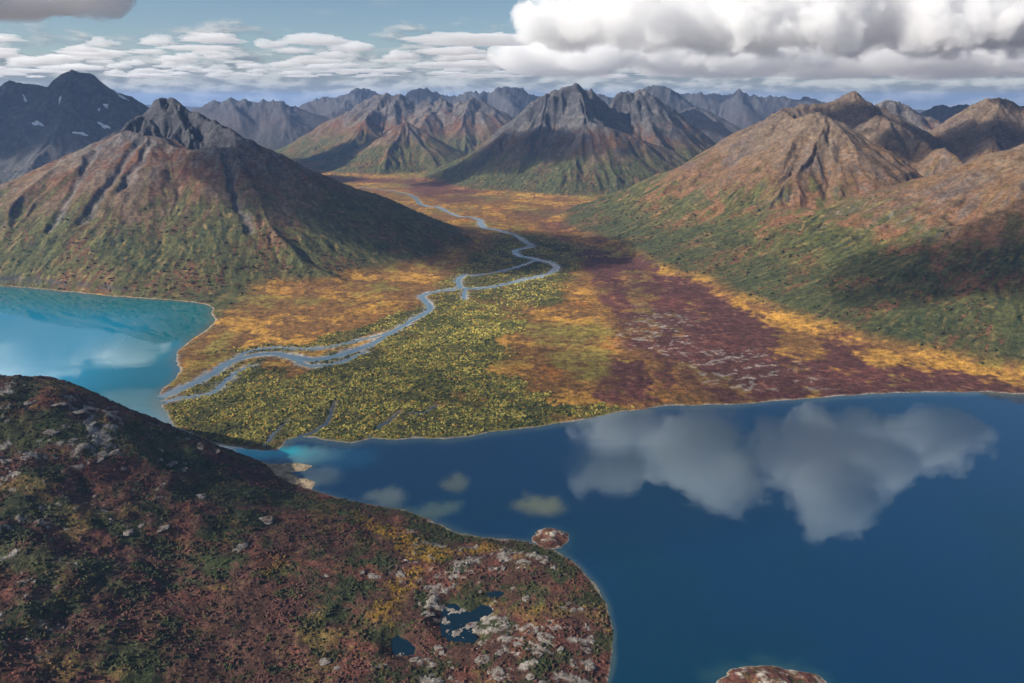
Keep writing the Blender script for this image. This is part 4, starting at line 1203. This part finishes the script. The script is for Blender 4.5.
scatter('heath_scrub', 'low red, green and yellow heath shrubs all over the near hill', hill_m, 80000, (0.7, 4.6), tint_heath, 64)
def stone_proto(seed):
    bm = bmesh.new(); r_ = np.random.default_rng(seed)
    bmesh.ops.create_icosphere(bm, subdivisions=1, radius=0.6)
    for v_ in bm.verts:
        v_.co = Vector((v_.co.x * 1.2, v_.co.y * 0.8, v_.co.z * 0.55)) * float(1 + 0.28 * r_.normal())
    me = bpy.data.meshes.new('stone'); bm.to_mesh(me); bm.free(); me.materials.append(M_LEAF)
    return bpy.data.objects.new('stone', me)


bush_proto = stone_proto
stone_m = np.zeros(GX.shape)
stone_m[:nfg] = IS_HILL[:nfg] * (HEIGHT[:nfg] > 0.6) * (sstep(rock, 0.2, 0.7) + 0.012 * sstep(hill, 60, 160))
scatter('loose_stones', 'pale loose stones strewn over the bare rocky parts of the near hill', stone_m, 8000, (0.7, 3.0), lambda i, j, r_: np.array([0.205, 0.182, 0.155]) * r_.uniform(0.45, 1.35, len(i))[:, None], 65)
print('scrub', round(time.time() - T0, 1))

# ------------------------------------------------------------------ clouds
def mat_cloud(name, blobs, dens, wl, base, top_soft=0.16, erode=1.5, seed=0.0, even=None, octs=5.0):
    """droplets: thick in the middle of each billow, torn to wisps by noise towards its edge"""
    m, n, out = material(name)
    v = n.add('ShaderNodeVolumePrincipled')
    v.inputs['Color'].default_value = (0.995, 0.995, 0.998, 1)
    v.inputs['Anisotropy'].default_value = 0.05
    n.l.new(v.outputs[0], out.inputs['Volume'])
    if even is not None:
        v.inputs['Density'].default_value = even
        return m
    p = n.add('ShaderNodeNewGeometry').outputs['Position']
    best = None
    for (x, y, z, rx, ry, rz) in blobs:
        q_ = n.vmath('MULTIPLY', n.vmath('SUBTRACT', p, (x, y, z)), (1 / rx, 1 / ry, 1 / rz))
        f_ = n.math('SUBTRACT', 1.0, n.vmath('LENGTH', q_))
        best = f_ if best is None else n.math('MAXIMUM', best, f_)
    pw_ = n.vmath('ADD', p, (seed * 911.0, seed * 377.0, 0.0))
    f = n.noise(pw_, 1 / wl, octs, 0.62, 0.0)
    d = n.math('ADD', best, n.math('MULTIPLY', n.math('SUBTRACT', f, 0.56), erode))
    d = n.smooth(d, 0.0, top_soft, 0.0, dens)
    sp = n.add('ShaderNodeSeparateXYZ'); n.l.new(p, sp.inputs[0])
    d = n.math('MULTIPLY', d, n.smooth(sp.outputs[2], base, base + 130.0))
    n.l.new(d, v.inputs['Density'])
    return m


sc.cycles.volume_step_rate = 0.11
sc.cycles.volume_max_steps = 100


def cloud(label, blobs, dens, wl, base, **kw):
    bm = bmesh.new()
    for (x, y, z, rx, ry, rz) in blobs:
        bmesh.ops.create_icosphere(bm, subdivisions=2, radius=1.0, matrix=Matrix.Translation((x, y, z)) @ Matrix.Diagonal((rx * 1.12, ry * 1.12, rz * 1.12, 1)))
    me = bpy.data.meshes.new('cloud'); bm.to_mesh(me); bm.free()
    o = bpy.data.objects.new('cloud', me); C.objects.link(o)
    md = o.modifiers.new('r', 'REMESH'); md.mode = 'VOXEL'; md.voxel_size = max(b_[3] for b_ in blobs) / 6
    dg = bpy.context.evaluated_depsgraph_get()
    new = bpy.data.meshes.new_from_object(o.evaluated_get(dg), depsgraph=dg)
    o.modifiers.clear(); o.data = new; bpy.data.meshes.remove(me)
    nv = len(new.vertices)
    co = np.empty(nv * 3, np.float32); new.vertices.foreach_get('co', co); co = co.reshape(-1, 3)
    co[:, 2] = np.maximum(co[:, 2], base - 5.0)
    new.vertices.foreach_set('co', co.ravel()); new.update()
    new.materials.clear(); new.materials.append(mat_cloud('cloud_droplets', blobs, dens, wl, base, **kw))
    return tag(o, label, 'cloud')


def shade_cloud(label, puffs, dens, seed, base):  # for clouds added out of view to cast shade
    """a lumpy cloud of even thin droplets"""
    o = cloud(label, puffs, 0.0, 500.0, base, even=dens)
    new = o.data; nv = len(new.vertices)
    co = np.empty(nv * 3, np.float32); new.vertices.foreach_get('co', co); co = co.reshape(-1, 3)
    no = np.empty(nv * 3, np.float32); new.vertices.foreach_get('normal', no); no = no.reshape(-1, 3)
    d = 170 * perlin3(co / 520 + 3.1, seed) + 80 * np.abs(perlin3(co / 230, seed + 1)) + 40 * perlin3(co / 110, seed + 2)
    co = co + no * d[:, None]
    co[:, 2] = np.maximum(co[:, 2], base - 5.0)
    new.vertices.foreach_set('co', co.ravel()); new.update()
    return o


HAZE_TOP = 1215.0
cloud('huge white cumulus cloud resting over the crag mountain', [
    (700, 9800, 1700, 800, 800, 380), (1600, 9700, 1800, 1000, 900, 500), (2600, 9800, 1750, 1100, 1000, 520), (3700, 9900, 1700, 1200, 1000, 480),
    (5000, 10200, 1800, 1300, 1200, 560), (2300, 10200, 2350, 1100, 900, 480), (3600, 10000, 2300, 1200, 900, 500), (5000, 10300, 2500, 1200, 1000, 500), (6500, 10500, 1900, 1300, 1200, 560)], 0.0046, 620.0, HAZE_TOP + 12, seed=1.0, top_soft=0.10, erode=3.0, octs=7.0)
cloud('distant pale cloud bank behind the huge cumulus', [
    (1500, 17000, 1700, 2000, 2500, 480), (4500, 18000, 1750, 2500, 3000, 540), (8000, 18500, 1800, 2600, 3000, 600), (11000, 19000, 1800, 2500, 3000, 600)], 0.0024, 1300.0, HAZE_TOP + 12, seed=8.0, top_soft=0.2, erode=2.2)
cloud('broken grey-white cloud hanging above the deep blue lake', [
    (850, 5450, 1620, 430, 380, 220), (1300, 5200, 1640, 560, 480, 300), (1750, 4850, 1660, 620, 520, 320), (1980, 4250, 1600, 400, 380, 230), (2400, 4900, 1640, 520, 440, 260), (3150, 5250, 1650, 480, 420, 240), (650, 4600, 1640, 300, 260, 150), (2700, 5600, 1750, 500, 420, 260)], 0.0060, 420.0, 1380.0, seed=2.0, top_soft=0.16, erode=3.6)
cloud('white cloud high over the dark jagged mountain', [
    (-5400, 8300, 1850, 800, 900, 420), (-6300, 8200, 1850, 1000, 1000, 480), (-4700, 8700, 1900, 700, 700, 330), (-7200, 8300, 1900, 900, 900, 450)], 0.0080, 700.0, 1560.0, seed=3.0, top_soft=0.10, erode=2.4)
shade_cloud('unseen ragged cloud added to shade the near heath hill', [  # out of view, put in to dim the heath hill
    (-3000, 670, 1750, 700, 520, 260), (-3700, 820, 1800, 700, 600, 280)], 0.0005, 4, 1420.0)
shade_cloud('unseen small cloud added to shade the shoulder mountain flank', [  # unseen, placed so its shadow lands on the mountain's right flank
    (-2900, 3020, 1700, 520, 420, 240), (-3400, 3420, 1750, 420, 380, 220)], 0.0040, 5, 1450.0)
shade_cloud('unseen small torn cloud added to shade the lower right slopes', [  # added outside the view to darken the slopes on the right
    (-1350, 1820, 1900, 430, 330, 200), (-850, 1720, 1950, 380, 300, 200)], 0.0026, 6, 1650.0)
shade_cloud('unseen wide cloud added to shade the jagged mountain', [  # extra cloud beyond the view, shading the jagged mountain
    (-6700, 6500, 1900, 1250, 800, 280), (-7900, 6600, 1950, 1000, 800, 280), (-5700, 6700, 1880, 700, 600, 240)], 0.0045, 8, 1640.0)
shade_cloud('unseen long cloud added to shade the golden valley', [  # above the view, added for patchy shade on the valley
    (-3500, 6420, 2000, 700, 420, 240), (-2700, 6220, 2000, 650, 360, 220)], 0.0030, 7, 1760.0)


def cloud_deck():
    """the broken layer over the far ranges: flat lumps that never touch"""
    r_ = np.random.default_rng(12)
    placed, vs, fs, base = [], [], [], 0
    bm = bmesh.new(); bmesh.ops.create_icosphere(bm, subdivisions=5, radius=1.0)
    bm.verts.ensure_lookup_table()
    U = np.array([v_.co[:] for v_ in bm.verts], np.float32); F = np.array([[v_.index for v_ in f_.verts] for f_ in bm.faces]); bm.free()
    for _ in range(9000):
        y = r_.uniform(13500, 42000); x = r_.uniform(-0.80, 0.80) * y
        if x > -0.02 * y and y < 22000:
            continue
        R = r_.uniform(400, 2100) * (0.6 + y / 36000)
        if any(math.hypot(x - a_, (y - b_) * 1.0) < (R + c_) * 1.02 for a_, b_, c_ in placed):
            continue
        placed.append((x, y, R))
        if len(placed) > 260:
            break
    for i, (x, y, R) in enumerate(placed):
        hz = r_.uniform(45, 120)
        d = 0.55 * perlin3(U * 1.5 + i * 3.3, 90) + 0.35 * np.abs(perlin3(U * 3.4 + i, 91)) + 0.20 * np.abs(perlin3(U * 8.0 + i, 92)) + 0.10 * np.abs(perlin3(U * 18.0 + i, 93))
        P_ = U * (0.60 + 0.62 * d)[:, None] * np.array([R * r_.uniform(0.8, 1.0), R * r_.uniform(0.6, 1.0), hz * 1.9])
        P_[:, 2] = np.where(P_[:, 2] < 0, P_[:, 2] * 0.35, P_[:, 2])
        vs.append(P_ + np.array([x, y, 1780 + 0.006 * (y - 13500)])); fs.append(F + base); base += len(U)
    m, n, out = material('layer_cloud_droplets')
    v = n.add('ShaderNodeVolumePrincipled'); v.inputs['Color'].default_value = (0.995, 0.995, 0.998, 1); v.inputs['Density'].default_value = 0.0038; v.inputs['Anisotropy'].default_value = 0.3
    n.l.new(v.outputs[0], out.inputs['Volume'])
    o = mesh_obj('clouds', np.concatenate(vs), np.concatenate(fs), m)
    tag(o, 'broken layer of low grey and white clouds over the far ranges', kind='stuff')


cloud_deck()

# ------------------------------------------------------------------ air
def haze():
    m, n, out = material('haze_air')
    v = n.add('ShaderNodeVolumePrincipled')
    v.inputs['Color'].default_value = (0.34, 0.55, 1.0, 1)
    v.inputs['Density'].default_value = 1.9e-5
    v.inputs['Anisotropy'].default_value = 0.2
    n.l.new(v.outputs[0], out.inputs['Volume'])
    x, y0, y1, z0, z1 = 56000, -3000, 66000, -20.0, HAZE_TOP
    vs = np.array([(sx, sy, sz) for sz in (z0, z1) for sy in (y0, y1) for sx in (-x, x)], np.float32)
    fs = np.array([(0, 2, 3, 1), (4, 5, 7, 6), (0, 1, 5, 4), (2, 6, 7, 3), (0, 4, 6, 2), (1, 3, 7, 5)])
    o = mesh_obj('haze', vs, fs, m, smooth=False)
    tag(o, 'thin blue air filling the valley between the mountains', kind='stuff')


haze()
print('total', round(time.time() - T0, 1))
